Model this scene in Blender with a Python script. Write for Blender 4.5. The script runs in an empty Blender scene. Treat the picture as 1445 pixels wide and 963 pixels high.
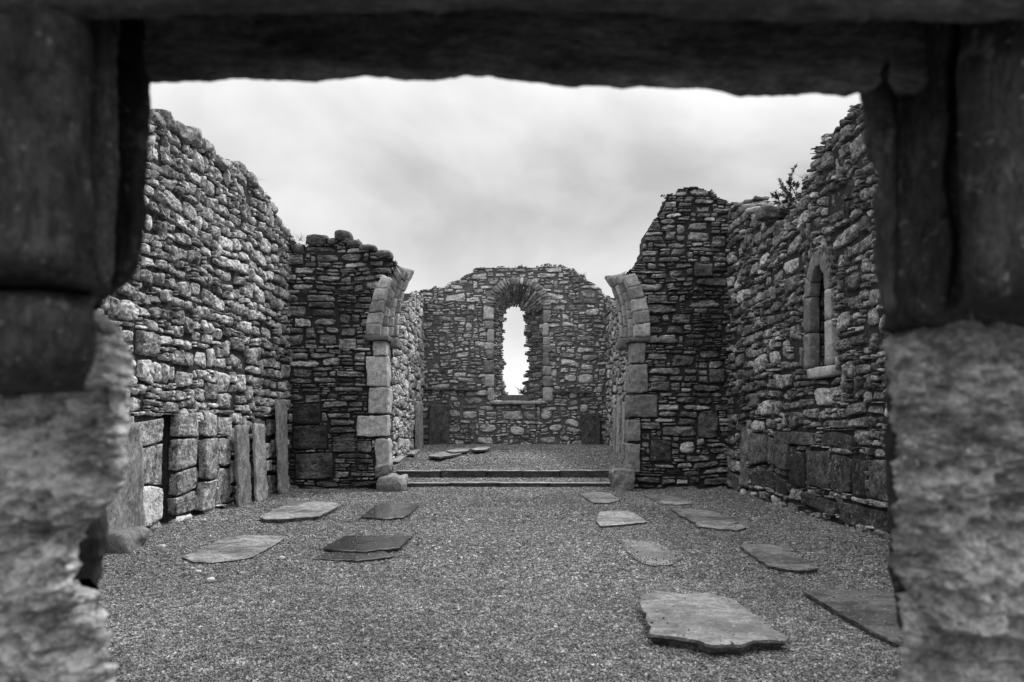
import bpy, math
import numpy as np
from math import radians as R

rng = np.random.default_rng(7)
C = bpy.context.scene.collection
sc = bpy.context.scene

# ------------------------------------------------------------------ camera
F, CX, CY, H = 1014.0, 727.0, 595.0, 1.41      # focal length, vanishing point (photo pixels), eye height
cam = bpy.data.objects.new('camera', bpy.data.cameras.new('camera'))
C.objects.link(cam)
sc.camera = cam
cam.location = (0, 0, H)
cam.rotation_euler = (R(90), 0, 0)
cam.data.sensor_width = 36
cam.data.lens = F / 1445 * 36
cam.data.shift_x = -(CX - 722.5) / 1445
cam.data.shift_y = (CY - 481.5) / 1445
cam.data.clip_start = 0.02
cam.data.clip_end = 3000
cam.data.dof.use_dof = True
cam.data.dof.focus_distance = 14.0
cam.data.dof.aperture_fstop = 3.2

# ------------------------------------------------------------------ sky, sun, exposure
SUN_EL, SUN_AZ = 52.0, 38.0                    # azimuth measured from +Y towards +X
world = bpy.data.worlds.new('World')
sc.world = world
world.use_nodes = True
wn, wl = world.node_tree.nodes, world.node_tree.links
wn.clear()


def wnode(t, **kw):
    n = wn.new(t)
    for k, v in kw.items():
        setattr(n, k, v)
    return n


sky = wnode('ShaderNodeTexSky', sky_type='NISHITA', sun_disc=False)
sky.sun_elevation = R(SUN_EL)
sky.sun_rotation = R(SUN_AZ)
bw = wnode('ShaderNodeRGBToBW')
wl.new(sky.outputs[0], bw.inputs[0])
tc = wnode('ShaderNodeTexCoord')
sep = wnode('ShaderNodeSeparateXYZ')
wl.new(tc.outputs['Generated'], sep.inputs[0])


def wmath(op, a, b=None, c=None):
    n = wnode('ShaderNodeMath', operation=op)
    for i, v in enumerate((a, b, c)):
        if v is None:
            continue
        if isinstance(v, (int, float)):
            n.inputs[i].default_value = v
        else:
            wl.new(v, n.inputs[i])
    return n.outputs[0]


zc = wmath('ADD', wmath('MAXIMUM', sep.outputs[2], 0.0), 0.55)
comb = wnode('ShaderNodeCombineXYZ')
wl.new(wmath('DIVIDE', sep.outputs[0], zc), comb.inputs[0])
wl.new(wmath('DIVIDE', sep.outputs[1], zc), comb.inputs[1])
cl1 = wnode('ShaderNodeTexNoise', noise_dimensions='3D')
cl1.inputs['Scale'].default_value = 1.9
cl1.inputs['Detail'].default_value = 5
cl1.inputs['Roughness'].default_value = 0.5
cl1.inputs['Distortion'].default_value = 0.3
mp = wnode('ShaderNodeMapping')
mp.inputs['Location'].default_value = (7.4, 2.2, 0.0)
wl.new(comb.outputs[0], mp.inputs[0])
wl.new(mp.outputs[0], cl1.inputs['Vector'])
ramp = wnode('ShaderNodeValToRGB')
ramp.color_ramp.elements[0].position = 0.35
ramp.color_ramp.elements[0].color = (0.54, 0.54, 0.54, 1)
ramp.color_ramp.elements[1].position = 0.58
ramp.color_ramp.elements[1].color = (1.0, 1.0, 1.0, 1)
wl.new(cl1.outputs[0], ramp.inputs[0])
# thick even overcast: the clear sky only tints a cloud layer of near constant brightness
lum = wmath('ADD', wmath('MULTIPLY', wmath('MINIMUM', bw.outputs[0], 12.0), 0.06), 4.6)
# an overcast sky is brightest overhead
zen = wnode('ShaderNodeMapRange', interpolation_type='SMOOTHSTEP')
wl.new(sep.outputs[2], zen.inputs[0])
zen.inputs[1].default_value, zen.inputs[2].default_value = 0.38, 0.85
zen.inputs[3].default_value, zen.inputs[4].default_value = 1.0, 2.7
# and pale along the horizon, where the cloud layer is seen edge on
hz = wnode('ShaderNodeMapRange', interpolation_type='SMOOTHSTEP')
wl.new(sep.outputs[2], hz.inputs[0])
hz.inputs[1].default_value, hz.inputs[2].default_value = 0.04, 0.34
hz.inputs[3].default_value, hz.inputs[4].default_value = 0.65, 0.0
cloud = wmath('ADD', wmath('MULTIPLY', ramp.outputs[0], wmath('SUBTRACT', 1.0, hz.outputs[0])), wmath('MULTIPLY', hz.outputs[0], 0.95))
tot = wmath('MULTIPLY', wmath('MULTIPLY', lum, cloud), zen.outputs[0])
bg = wnode('ShaderNodeBackground')
wl.new(tot, bg.inputs[0])
bg.inputs[1].default_value = 0.1
wo = wnode('ShaderNodeOutputWorld')
wl.new(bg.outputs[0], wo.inputs[0])

sun = bpy.data.objects.new('sun', bpy.data.lights.new('sun', 'SUN'))
C.objects.link(sun)
sun.data.energy = 1.5
sun.data.angle = R(10)
sun.data.color = (1, 1, 1)
sun.location = (20, 20, 30)
sun.rotation_euler = (R(90 - SUN_EL), 0, R(180 - SUN_AZ))

sc.view_settings.view_transform = 'Standard'
sc.view_settings.look = 'None'
sc.view_settings.exposure = 1.05
sc.view_settings.gamma = 1.0
sc.view_settings.use_curve_mapping = False
sc.render.engine = 'CYCLES'
sc.cycles.use_denoising = True
sc.cycles.max_bounces = 6
sc.cycles.diffuse_bounces = 2


# ------------------------------------------------------------------ pixel of the photo -> point in the place
def onY(px, py, Y):
    return ((px - CX) * Y / F, Y, H - (py - CY) * Y / F)


def onX(px, py, X):
    Y = X * F / (px - CX)
    return (X, Y, H - (py - CY) * Y / F)


def onZ(px, py, Z):
    Y = F * (H - Z) / (py - CY)
    return ((px - CX) * Y / F, Y, Z)


# ------------------------------------------------------------------ numpy noise
def _hash(ix, iy, iz, seed):
    n = (ix * 374761393 + iy * 668265263 + iz * 2147483647 + seed * 974711) & 0xffffffff
    n = ((n ^ (n >> 13)) * 1274126177) & 0xffffffff
    n = ((n ^ (n >> 16)) * 2246822519) & 0xffffffff
    return ((n ^ (n >> 15)) & 0xffffff) / float(0xffffff)


def vnoise(p, seed=0):
    p = np.asarray(p, float)
    i = np.floor(p).astype(np.int64)
    f = p - i
    f = f * f * (3 - 2 * f)
    out = 0
    for dx in (0, 1):
        wx = f[..., 0] if dx else 1 - f[..., 0]
        for dy in (0, 1):
            wy = f[..., 1] if dy else 1 - f[..., 1]
            for dz in (0, 1):
                wz = f[..., 2] if dz else 1 - f[..., 2]
                out = out + wx * wy * wz * _hash(i[..., 0] + dx, i[..., 1] + dy, i[..., 2] + dz, seed)
    return out * 2 - 1


def fbm(p, octaves=3, seed=0, gain=0.5):
    p = np.asarray(p, float)
    a, s, t = 1.0, 0, 0
    for o in range(octaves):
        s = s + a * vnoise(p * (2.03 ** o) + o * 17.3, seed + o)
        t += a
        a *= gain
    return s / t


# ------------------------------------------------------------------ mesh accumulation
class MB:
    """collects vertex / face arrays with a per-vertex tone and random number"""

    def __init__(self):
        self.v, self.q, self.t3, self.tone, self.rnd, self.n = [], [], [], [], [], 0

    def add(self, v, quads=None, tris=None, tone=0.2, rnd=0.0):
        v = np.asarray(v, float).reshape(-1, 3)
        k = len(v)
        self.v.append(v)
        if quads is not None and len(quads):
            self.q.append(np.asarray(quads, np.int64).reshape(-1, 4) + self.n)
        if tris is not None and len(tris):
            self.t3.append(np.asarray(tris, np.int64).reshape(-1, 3) + self.n)
        self.tone.append(np.broadcast_to(np.asarray(tone, float), (k,)).copy())
        self.rnd.append(np.broadcast_to(np.asarray(rnd, float), (k,)).copy())
        self.n += k

    def build(self, name, mat, parent=None, origin=(0, 0, 0), smooth=True):
        v = np.concatenate(self.v) - np.asarray(origin, float)
        q = np.concatenate(self.q) if self.q else np.zeros((0, 4), np.int64)
        t = np.concatenate(self.t3) if self.t3 else np.zeros((0, 3), np.int64)
        me = bpy.data.meshes.new(name)
        me.vertices.add(len(v))
        me.vertices.foreach_set('co', v.astype(np.float32).ravel())
        nl = q.size + t.size
        me.loops.add(nl)
        me.loops.foreach_set('vertex_index', np.concatenate([q.ravel(), t.ravel()]).astype(np.int32))
        starts = np.concatenate([np.arange(len(q)) * 4, q.size + np.arange(len(t)) * 3]).astype(np.int32)
        me.polygons.add(len(starts))
        me.polygons.foreach_set('loop_start', starts)
        me.polygons.foreach_set('use_smooth', np.full(len(starts), smooth))
        me.update(calc_edges=True)
        for nm, arr in (('tone', self.tone), ('rnd', self.rnd)):
            a = me.attributes.new(nm, 'FLOAT', 'POINT')
            a.data.foreach_set('value', np.concatenate(arr).astype(np.float32))
        me.materials.append(mat)
        o = bpy.data.objects.new(name, me)
        C.objects.link(o)
        if parent is not None:
            o.parent = parent
        else:
            o.location = origin
        return o


def tag(o, label=None, cat=None, group=None, kind=None):
    for k, val in (('label', label), ('category', cat), ('group', group), ('kind', kind)):
        if val:
            o[k] = val
    return o


def thing(name, label, cat, loc, group=None):
    o = bpy.data.objects.new(name, None)
    C.objects.link(o)
    o.location = loc
    o.empty_display_size = 0.2
    return tag(o, label, cat, group, 'thing')


# ------------------------------------------------------------------ materials (a monochrome photograph: all greys)
def new_mat(name):
    m = bpy.data.materials.new(name)
    m.use_nodes = True
    nt = m.node_tree
    nt.nodes.clear()
    return m, nt


class NT:
    def __init__(self, nt):
        self.nt = nt

    def n(self, t, **kw):
        x = self.nt.nodes.new(t)
        for k, v in kw.items():
            setattr(x, k, v)
        return x

    def put(self, sock, v):
        if v is None:
            return
        if isinstance(v, (int, float)):
            try:
                sock.default_value = v
            except TypeError:
                sock.default_value = (v, v, v)
        elif isinstance(v, tuple):
            sock.default_value = v
        else:
            self.nt.links.new(v, sock)

    def m(self, op, a, b=None, c=None, clamp=False):
        x = self.n('ShaderNodeMath', operation=op, use_clamp=clamp)
        for i, v in enumerate((a, b, c)):
            self.put(x.inputs[i], v)
        return x.outputs[0]

    def mr(self, v, a, b, c, d):
        x = self.n('ShaderNodeMapRange')
        for i, q in enumerate((v, a, b, c, d)):
            self.put(x.inputs[i], q)
        return x.outputs[0]

    def noise(self, vec, scale, detail=4, rough=0.55, w=None, dist=0.0):
        x = self.n('ShaderNodeTexNoise', noise_dimensions='4D' if w is not None else '3D')
        self.put(x.inputs['Vector'], vec)
        x.inputs['Scale'].default_value = scale
        x.inputs['Detail'].default_value = detail
        x.inputs['Roughness'].default_value = rough
        x.inputs['Distortion'].default_value = dist
        if w is not None:
            self.put(x.inputs['W'], w)
        return x.outputs[0]

    def mapping(self, vec, scale=(1, 1, 1), loc=(0, 0, 0), rot=(0, 0, 0)):
        x = self.n('ShaderNodeMapping')
        self.put(x.inputs['Vector'], vec)
        x.inputs['Scale'].default_value = scale
        x.inputs['Location'].default_value = loc
        x.inputs['Rotation'].default_value = rot
        return x.outputs[0]

    def mix(self, f, a, b):
        x = self.n('ShaderNodeMix', data_type='FLOAT')
        self.put(x.inputs[0], f)
        self.put(x.inputs[2], a)
        self.put(x.inputs[3], b)
        return x.outputs[0]


def stone_mat(name, grain=(1, 1, 1.0), mottle=1.0, lichen=0.5, stain=0.6, stain_scale=(0.9, 0.9, 0.45), rough=0.8,
              bump=1.0, spec=0.3, scale=1.0, lichen_tone=0.42, seed=0.0, stain_at=0.5, stain_mul=0.4, relief=0.035):
    """stone: tone and rnd come from the mesh; mottling, pale lichen, dark algae stains and grain are procedural"""
    m, nt = new_mat(name)
    g = NT(nt)
    co = g.n('ShaderNodeTexCoord').outputs['Object']
    tone = g.n('ShaderNodeAttribute', attribute_name='tone').outputs['Fac']
    rnd = g.n('ShaderNodeAttribute', attribute_name='rnd').outputs['Fac']
    w = g.m('MULTIPLY_ADD', rnd, 37.0, seed)
    cg = g.mapping(co, grain)
    n1 = g.noise(cg, 7 * scale, 5, 0.6, w)
    n2 = g.noise(cg, 30 * scale, 6, 0.7, w)
    n3 = g.noise(cg, 110 * scale, 3, 0.6)
    a = g.mr(n1, 0.34, 0.66, 1 - 0.6 * mottle, 1 + 0.6 * mottle)
    b = g.mr(n2, 0.36, 0.64, 1 - 0.68 * mottle, 1 + 0.68 * mottle)
    c = g.mr(n3, 0.35, 0.65, 1 - 0.4 * mottle, 1 + 0.4 * mottle)
    base = g.m('MULTIPLY', g.m('MULTIPLY', tone, a), g.m('MULTIPLY', b, c))
    # pale crustose lichen
    nl = g.noise(co, 11 * scale, 5, 0.65, g.m('MULTIPLY_ADD', rnd, 11.0, 3.0 + seed), 0.4)
    lf = g.m('MULTIPLY', g.mr(nl, 0.60, 0.66, 0.0, 1.0), lichen)
    base = g.mix(lf, base, g.m('MULTIPLY', g.mr(n2, 0.3, 0.7, 0.6, 1.2), lichen_tone))
    nl2 = g.noise(co, 26 * scale, 3, 0.6, g.m('MULTIPLY_ADD', rnd, 5.0, 9.0 + seed))
    base = g.mix(g.m('MULTIPLY', g.mr(nl2, 0.635, 0.67, 0.0, 1.0), g.m('MINIMUM', lichen * 1.2, 0.9)), base, lichen_tone * 1.25)
    # damp algae stains running down the masonry
    ns = g.noise(g.mapping(co, stain_scale, (seed * 3.7, seed, 0)), 1.0, 6, 0.62, None, 0.6)
    sf = g.m('MULTIPLY', g.mr(ns, stain_at - 0.04, stain_at + 0.10, 0.0, 1.0), stain)
    base = g.mix(sf, base, g.m('MULTIPLY', base, stain_mul))
    rgh = g.mix(sf, rough, rough * 0.72)
    # fine relief
    nb = g.m('ADD', g.m('MULTIPLY', n1, 0.9), g.m('ADD', g.m('MULTIPLY', n2, 0.5), g.m('MULTIPLY', n3, 0.18)))
    bp = g.n('ShaderNodeBump')
    bp.inputs['Strength'].default_value = bump
    bp.inputs['Distance'].default_value = relief / scale
    g.put(bp.inputs['Height'], nb)
    col = g.n('ShaderNodeCombineColor')
    base = g.m('MINIMUM', g.m('MAXIMUM', base, 0.008), 0.75)
    for i in range(3):
        g.put(col.inputs[i], base)
    p = g.n('ShaderNodeBsdfPrincipled')
    g.put(p.inputs['Base Color'], col.outputs[0])
    g.put(p.inputs['Roughness'], rgh)
    p.inputs['Specular IOR Level'].default_value = spec
    g.put(p.inputs['Normal'], bp.outputs[0])
    out = g.n('ShaderNodeOutputMaterial')
    nt.links.new(p.outputs[0], out.inputs[0])
    return m


def plain_mat(name, tone, rough=0.85, nscale=20, amp=0.4, bump=0.4, spec=0.2):
    m, nt = new_mat(name)
    g = NT(nt)
    co = g.n('ShaderNodeTexCoord').outputs['Object']
    n = g.noise(co, nscale, 6, 0.65)
    v = g.m('MULTIPLY', g.mr(n, 0.3, 0.7, 1 - amp, 1 + amp), tone)
    col = g.n('ShaderNodeCombineColor')
    for i in range(3):
        g.put(col.inputs[i], v)
    bp = g.n('ShaderNodeBump')
    bp.inputs['Strength'].default_value = bump
    bp.inputs['Distance'].default_value = 0.02
    g.put(bp.inputs['Height'], n)
    p = g.n('ShaderNodeBsdfPrincipled')
    g.put(p.inputs['Base Color'], col.outputs[0])
    p.inputs['Roughness'].default_value = rough
    p.inputs['Specular IOR Level'].default_value = spec
    g.put(p.inputs['Normal'], bp.outputs[0])
    nt.links.new(p.outputs[0], g.n('ShaderNodeOutputMaterial').inputs[0])
    return m


def gravel_mat(name, use_attr):
    m, nt = new_mat(name)
    g = NT(nt)
    co = g.n('ShaderNodeTexCoord').outputs['Object']
    n1 = g.noise(co, 0.7, 4, 0.6)
    n2 = g.noise(co, 60, 4, 0.7)
    big = g.m('MULTIPLY', g.mr(n1, 0.3, 0.7, 0.85, 1.15), g.mr(g.noise(co, 0.22, 3, 0.5), 0.35, 0.65, 0.82, 1.15))
    if use_attr:
        t = g.n('ShaderNodeAttribute', attribute_name='tone').outputs['Fac']
        v = g.m('MULTIPLY', g.m('MULTIPLY', t, big), g.mr(n2, 0.3, 0.7, 0.75, 1.25))
    else:
        v = g.m('MULTIPLY', g.m('MULTIPLY', 0.075, big), g.mr(n2, 0.3, 0.7, 0.3, 1.7))
    col = g.n('ShaderNodeCombineColor')
    for i in range(3):
        g.put(col.inputs[i], v)
    bp = g.n('ShaderNodeBump')
    bp.inputs['Strength'].default_value = 0.8 if not use_attr else 0.3
    bp.inputs['Distance'].default_value = 0.02 if not use_attr else 0.004
    g.put(bp.inputs['Height'], n2)
    p = g.n('ShaderNodeBsdfPrincipled')
    g.put(p.inputs['Base Color'], col.outputs[0])
    p.inputs['Roughness'].default_value = 0.75
    p.inputs['Specular IOR Level'].default_value = 0.3
    g.put(p.inputs['Normal'], bp.outputs[0])
    nt.links.new(p.outputs[0], g.n('ShaderNodeOutputMaterial').inputs[0])
    return m


M_NAVE_L = stone_mat('rubble_pale', mottle=1.2, lichen=0.8, lichen_tone=0.55, stain=0.55, stain_at=0.52, seed=1.3)
M_NAVE_R = stone_mat('rubble_mossy', mottle=1.2, lichen=0.7, stain=0.75, stain_at=0.47, seed=4.1, lichen_tone=0.38)
M_PIER_L = stone_mat('slate_rubble_left', grain=(0.6, 0.6, 1.8), mottle=1.2, lichen=0.45, stain=0.85, stain_at=0.47, seed=2.2, stain_mul=0.25)
M_PIER_R = stone_mat('slate_rubble_right', grain=(0.6, 0.6, 1.8), mottle=1.2, lichen=0.45, stain=0.85, stain_at=0.48, seed=7.9, stain_mul=0.25)
M_CHANCEL = stone_mat('rubble_chancel', mottle=1.2, lichen=0.6, stain=0.35, stain_at=0.56, seed=5.5)
M_EAST = stone_mat('slate_rubble_gable', grain=(0.6, 0.6, 1.6), mottle=1.2, lichen=0.5, stain=0.6, stain_at=0.54, seed=9.2)
M_DRESSED = stone_mat('dressed_granite', mottle=0.55, lichen=0.35, stain=0.45, stain_at=0.56, bump=0.35, seed=3.3)
M_MORTAR_GABLE = plain_mat('grey_mortar', 0.11, nscale=25, amp=0.6)
M_MORTAR = plain_mat('dark_mortar', 0.03, nscale=25, amp=0.6)
M_SLAB = stone_mat('grave_slate', grain=(0.75, 1, 1), mottle=0.9, lichen=0.45, stain=0.85, stain_mul=0.3, stain_scale=(1.5, 1.5, 1.5),
                   rough=0.62, bump=0.5, spec=0.45, scale=1.6, seed=6.0)
M_WET = stone_mat('wet_slate', grain=(1, 0.35, 1), mottle=0.4, lichen=0.12, stain=0.5, stain_scale=(1.6, 1.6, 1.6),
                  rough=0.10, bump=0.05, spec=0.8, scale=1.2, seed=8.0)
M_STAND = stone_mat('standing_slate', grain=(1.0, 1.0, 0.75), mottle=0.8, lichen=0.5, stain=0.4, stain_scale=(2, 2, 0.6), rough=0.7,
                    bump=0.3, seed=2.7)
M_JAMB = stone_mat('doorway_granite', grain=(0.8, 0.8, 1.3), mottle=0.85, lichen=0.75, lichen_tone=0.7, stain=0.8, stain_mul=0.55, stain_scale=(7, 7, 12), rough=0.8,
                   bump=0.8, relief=0.05, scale=1.7, seed=1.9)
M_JAMB_SHADE = stone_mat('doorway_shade_toned_stone', grain=(1.3, 1.3, 0.45), mottle=0.8, lichen=0.4, stain=0.7, stain_scale=(6, 6, 1.2),
                        rough=0.75, bump=0.5, scale=2.2, seed=5.1, stain_at=0.46, lichen_tone=0.3)  # the door head's shade is put into this stone's dark tone
M_LINTEL = stone_mat('lintel_slate', grain=(0.3, 0.8, 1.3), mottle=0.8, lichen=0.4, stain=0.6, stain_scale=(1.2, 3, 6), rough=0.75,
                     bump=0.4, scale=2.2, seed=7.1, stain_at=0.48, lichen_tone=0.3)
M_GROUND = gravel_mat('gravel_ground', False)
M_PEBBLE = gravel_mat('gravel_pebbles', True)


def leaf_mat(name, tone):
    m = plain_mat(name, tone, 0.7, 30, 0.4, 0.0)
    return m


M_LEAF = leaf_mat('evergreen_needles', 0.05)
M_GRASS = leaf_mat('grass_blades', 0.10)
M_BARK = plain_mat('bark', 0.06)


# ------------------------------------------------------------------ masonry
class Frame:
    def __init__(self, O, U, N):
        self.O, self.U, self.N = (np.asarray(x, float) for x in (O, U, N))
        self.flip = np.dot(np.cross(self.U, (0, 0, 1)), self.N) < 0

    def w(self, u, v, d):
        u, v, d = np.broadcast_arrays(u, v, d)
        return self.O + u[..., None] * self.U + v[..., None] * np.array((0, 0, 1.0)) + d[..., None] * self.N


def in_poly(x, y, poly):
    p = np.asarray(poly, float)
    inside = np.zeros(x.shape, bool)
    n = len(p)
    j = n - 1
    for i in range(n):
        xi, yi, xj, yj = p[i, 0], p[i, 1], p[j, 0], p[j, 1]
        c = ((yi > y) != (yj > y))
        with np.errstate(divide='ignore', invalid='ignore'):
            t = (xj - xi) * (y - yi) / (yj - yi + 1e-12) + xi
        inside ^= c & (x < t)
        j = i
    return inside


def template(nx, ny):
    s = np.linspace(-1, 1, nx)
    t = np.linspace(-1, 1, ny)
    T, S = np.meshgrid(t, s, indexing='ij')
    idx = np.arange(nx * ny).reshape(ny, nx)
    q = np.stack([idx[:-1, :-1], idx[:-1, 1:], idx[1:, 1:], idx[1:, :-1]], -1).reshape(-1, 4)
    ring = np.concatenate([idx[0, :], idx[1:, -1], idx[-1, -2::-1], idx[-2:0:-1, 0]])
    m = len(ring)
    b = nx * ny + np.arange(m)
    side = np.stack([ring, b, np.roll(b, -1), np.roll(ring, -1)], -1)
    return S.ravel(), T.ravel(), ring, np.concatenate([q, side])


def stones(mb, fr, rects, tone, style, seed):
    """rects: (N,4) u0 v0 w h; every stone is an irregular domed and faceted block set in the wall"""
    r = np.random.default_rng(seed)
    rects = np.asarray(rects, float)
    if not len(rects):
        return
    tone = np.asarray(tone, float)
    area = rects[:, 2] * rects[:, 3]
    cls = np.digitize(area, [0.012, 0.04, 0.12])
    for ci, (nx, ny) in enumerate(((9, 7), (14, 9), (20, 13), (30, 20))):
        sel = np.where(cls == ci)[0]
        if not len(sel):
            continue
        rc, tn = rects[sel], tone[sel]
        N = len(sel)
        S, T, ring, faces = template(nx, ny)
        S, T = S[None], T[None]
        gap = style.get('gap', 0.012)
        a = (rc[:, 2] / 2 - gap / 2)[:, None]
        b = (rc[:, 3] / 2 - gap / 2)[:, None]
        a = np.maximum(a, 0.008)
        b = np.maximum(b, 0.006)
        k = np.clip(r.normal(style.get('round', 0.5), 0.2, (N, 1)), 0.08, 0.95)
        x = S * np.sqrt(1 - k * T * T / 2)
        y = T * np.sqrt(1 - k * S * S / 2)
        j = style.get('jit', 0.22)
        for sx in (-1, 1):
            for sy in (-1, 1):
                wgt = (1 + sx * S) * (1 + sy * T) / 4
                x = x - sx * wgt * r.uniform(0, j, (N, 1))
                y = y - sy * wgt * r.uniform(0, j * 1.3, (N, 1))
        u = (rc[:, 0] + rc[:, 2] / 2)[:, None] + a * x
        v = (rc[:, 1] + rc[:, 3] / 2)[:, None] + b * y
        size = np.minimum(a, b)
        q = r.uniform(4, 14, (N, 1))
        dome = (1 - np.abs(S) ** q) * (1 - np.abs(T) ** q)
        bul = style.get('bulge', 0.035) * np.clip(size / 0.06, 0.45, 1.4) * r.uniform(0.7, 1.3, (N, 1))
        d = r.normal(0, style.get('prot', 0.014), (N, 1)) + bul * (dome - 1)
        d = d + r.normal(0, style.get('tilt', 0.010), (N, 1)) * x + r.normal(0, style.get('tilt', 0.010), (N, 1)) * y
        for f in range(3):                       # split faces
            ang = r.uniform(0, 2 * np.pi, (N, 1))
            drop = r.uniform(0.2, 1.0, (N, 1)) * np.clip(size, 0.02, 0.08) * 0.55
            pl = r.uniform(0.0, 0.022, (N, 1)) - drop * (np.cos(ang) * x + np.sin(ang) * y)
            d = np.minimum(d, pl + style.get('facet', 0.0))
        rnd = r.uniform(0, 1, (N, 1))
        P = np.stack([u, v, np.broadcast_to(rnd * 40, u.shape)], -1)
        rf = style.get('rough', 1.0)
        u = u + fbm(P * 13, 3, seed + 1, 0.6) * 0.022 * np.clip(size / 0.05, 0.4, 1.3) * rf
        v = v + fbm(P * 13, 3, seed + 2, 0.6) * 0.018 * np.clip(size / 0.05, 0.4, 1.2) * rf
        d = d + fbm(P * 12, 4, seed + 3, 0.65) * 0.026 * rf * np.clip(size / 0.05, 0.5, 1.5)
        lam = style.get('lam', 0.008)                 # bedding planes of the schist
        d = d + lam * fbm(np.stack([u * 5, v * 55, np.broadcast_to(rnd * 40, u.shape)], -1), 2, seed + 8)
        wv = style.get('warp', 0.02)
        Pw = np.stack([u * 1.1, v * 1.6, np.zeros_like(u)], -1)
        v = v + fbm(Pw, 2, seed + 4) * wv
        d = d + fbm(Pw * 0.8, 2, seed + 5) * style.get('wave', 0.03)
        bu = u[:, ring] * 0.94 + u[:, ring].mean(1, keepdims=True) * 0.06
        bv = v[:, ring] * 0.94 + v[:, ring].mean(1, keepdims=True) * 0.06
        bd = d[:, ring] - style.get('back', 0.12)
        W = fr.w(np.concatenate([u, bu], 1), np.concatenate([v, bv], 1), np.concatenate([d, bd], 1))
        nv = W.shape[1]
        ff = faces[:, ::-1] if fr.flip else faces
        q4 = (ff[None] + (np.arange(N) * nv)[:, None, None]).reshape(-1, 4)
        mb.add(W.reshape(-1, 3), q4, None, np.repeat(tn, nv), np.repeat(rnd[:, 0], nv))


def pack(mask, cu, cv, u0, v0, style_at, seed):
    """fill the free cells of a mask with rectangles of stone, course by course"""
    r = np.random.default_rng(seed)
    nv, nu = mask.shape
    free = mask.copy()
    out = []
    # scattered big stones first
    area = mask.sum() * cu * cv
    st = style_at(None, None)
    for _ in range(int(area * st.get('big', 0.5))):
        wu = int(r.uniform(*st.get('bigw', (0.25, 0.5))) / cu)
        hv = int(r.uniform(*st.get('bigh', (0.14, 0.3))) / cv)
        i, k = r.integers(0, max(1, nv - hv)), r.integers(0, max(1, nu - wu))
        if free[i:i + hv, k:k + wu].all() and free[i:i + hv, k:k + wu].size:
            free[i:i + hv, k:k + wu] = False
            out.append((k, i, wu, hv, 1))
    lines = [0]
    while lines[-1] < nv:
        s = style_at(u0 + 0.5 * nu * cu, v0 + lines[-1] * cv)
        lines.append(lines[-1] + max(2, round(r.uniform(*s['h']) / cv)))
    lines = np.array(lines)
    for i in range(nv):
        k = 0
        row = free[i]
        while k < nu:
            if not row[k]:
                k += 1
                continue
            s = style_at(u0 + k * cu, v0 + i * cv)
            j = np.searchsorted(lines, i, side='right')
            hh = lines[min(j, len(lines) - 1)] - i
            x = r.random()
            if x < s.get('thin', 0.25) and hh >= 4:
                hh = max(2, int(hh * r.uniform(0.35, 0.65)))
            elif x > 0.86 and j + 1 < len(lines) and (lines[j + 1] - i) * cv < s['h'][1] * 1.7:
                hh = lines[j + 1] - i
            elif x > 0.72:
                hh = max(1, hh + int(r.integers(-1, 2)))
            h = hh * cv
            w = min(max(h * r.uniform(*s['asp']), s.get('wmin', 0.07)), s.get('wmax', 0.6))
            ww = max(2, round(w / cu))
            e = k
            while e < nu and row[e] and e - k < ww:
                e += 1
            rest = 0
            while e + rest < nu and row[e + rest] and rest < 4:
                rest += 1
            if rest < 3:
                e += rest
            g = 1
            while g < hh and i + g < nv and free[i + g, k:e].all():
                g += 1
            free[i:i + g, k:e] = False
            out.append((k, i, e - k, g, 0))
            k = e
    return out


def erode(m, n=1):
    for _ in range(n):
        p = np.pad(m, 1)
        m = m & p[:-2, 1:-1] & p[2:, 1:-1] & p[1:-1, :-2] & p[1:-1, 2:]
    return m


def backing(mb, fr, mask, cu, cv, u0, v0, depth, thick, seed, wave=0.0):
    """solid core of the wall behind the stones"""
    nv, nu = mask.shape
    if not mask.any():
        return
    V, U = np.meshgrid(v0 + np.arange(nv + 1) * cv, u0 + np.arange(nu + 1) * cu, indexing='ij')
    P = np.stack([U * 14, V * 14, np.zeros_like(U)], -1)
    d = depth + fbm(P, 3, seed) * 0.016 + fbm(np.stack([U * 0.88, V * 1.28, np.zeros_like(U)], -1), 2, seed + 5) * wave
    idx = np.arange((nv + 1) * (nu + 1)).reshape(nv + 1, nu + 1)
    front = fr.w(U, V, d).reshape(-1, 3)
    back = fr.w(U, V, np.full_like(U, -thick)).reshape(-1, 3)
    n0 = len(front)
    a, b, c, e = idx[:-1, :-1], idx[:-1, 1:], idx[1:, 1:], idx[1:, :-1]
    q = [np.stack([a, b, c, e], -1)[mask], np.stack([e, c, b, a], -1)[mask] + n0]
    pm = np.pad(mask, 1)
    for (di, dk, p0, p1) in ((-1, 0, a, b), (1, 0, c, e), (0, -1, e, a), (0, 1, b, c)):
        nb = pm[1 + di:1 + di + nv, 1 + dk:1 + dk + nu]
        s = mask & ~nb
        q.append(np.stack([p0[s], p0[s] + n0, p1[s] + n0, p1[s]], -1))
    q = np.concatenate(q)
    v = np.concatenate([front, back])
    used = np.unique(q)
    remap = np.full(len(v), -1)
    remap[used] = np.arange(len(used))
    if fr.flip:
        q = q[:, ::-1]
    mb.add(v[used], remap[q])


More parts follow.
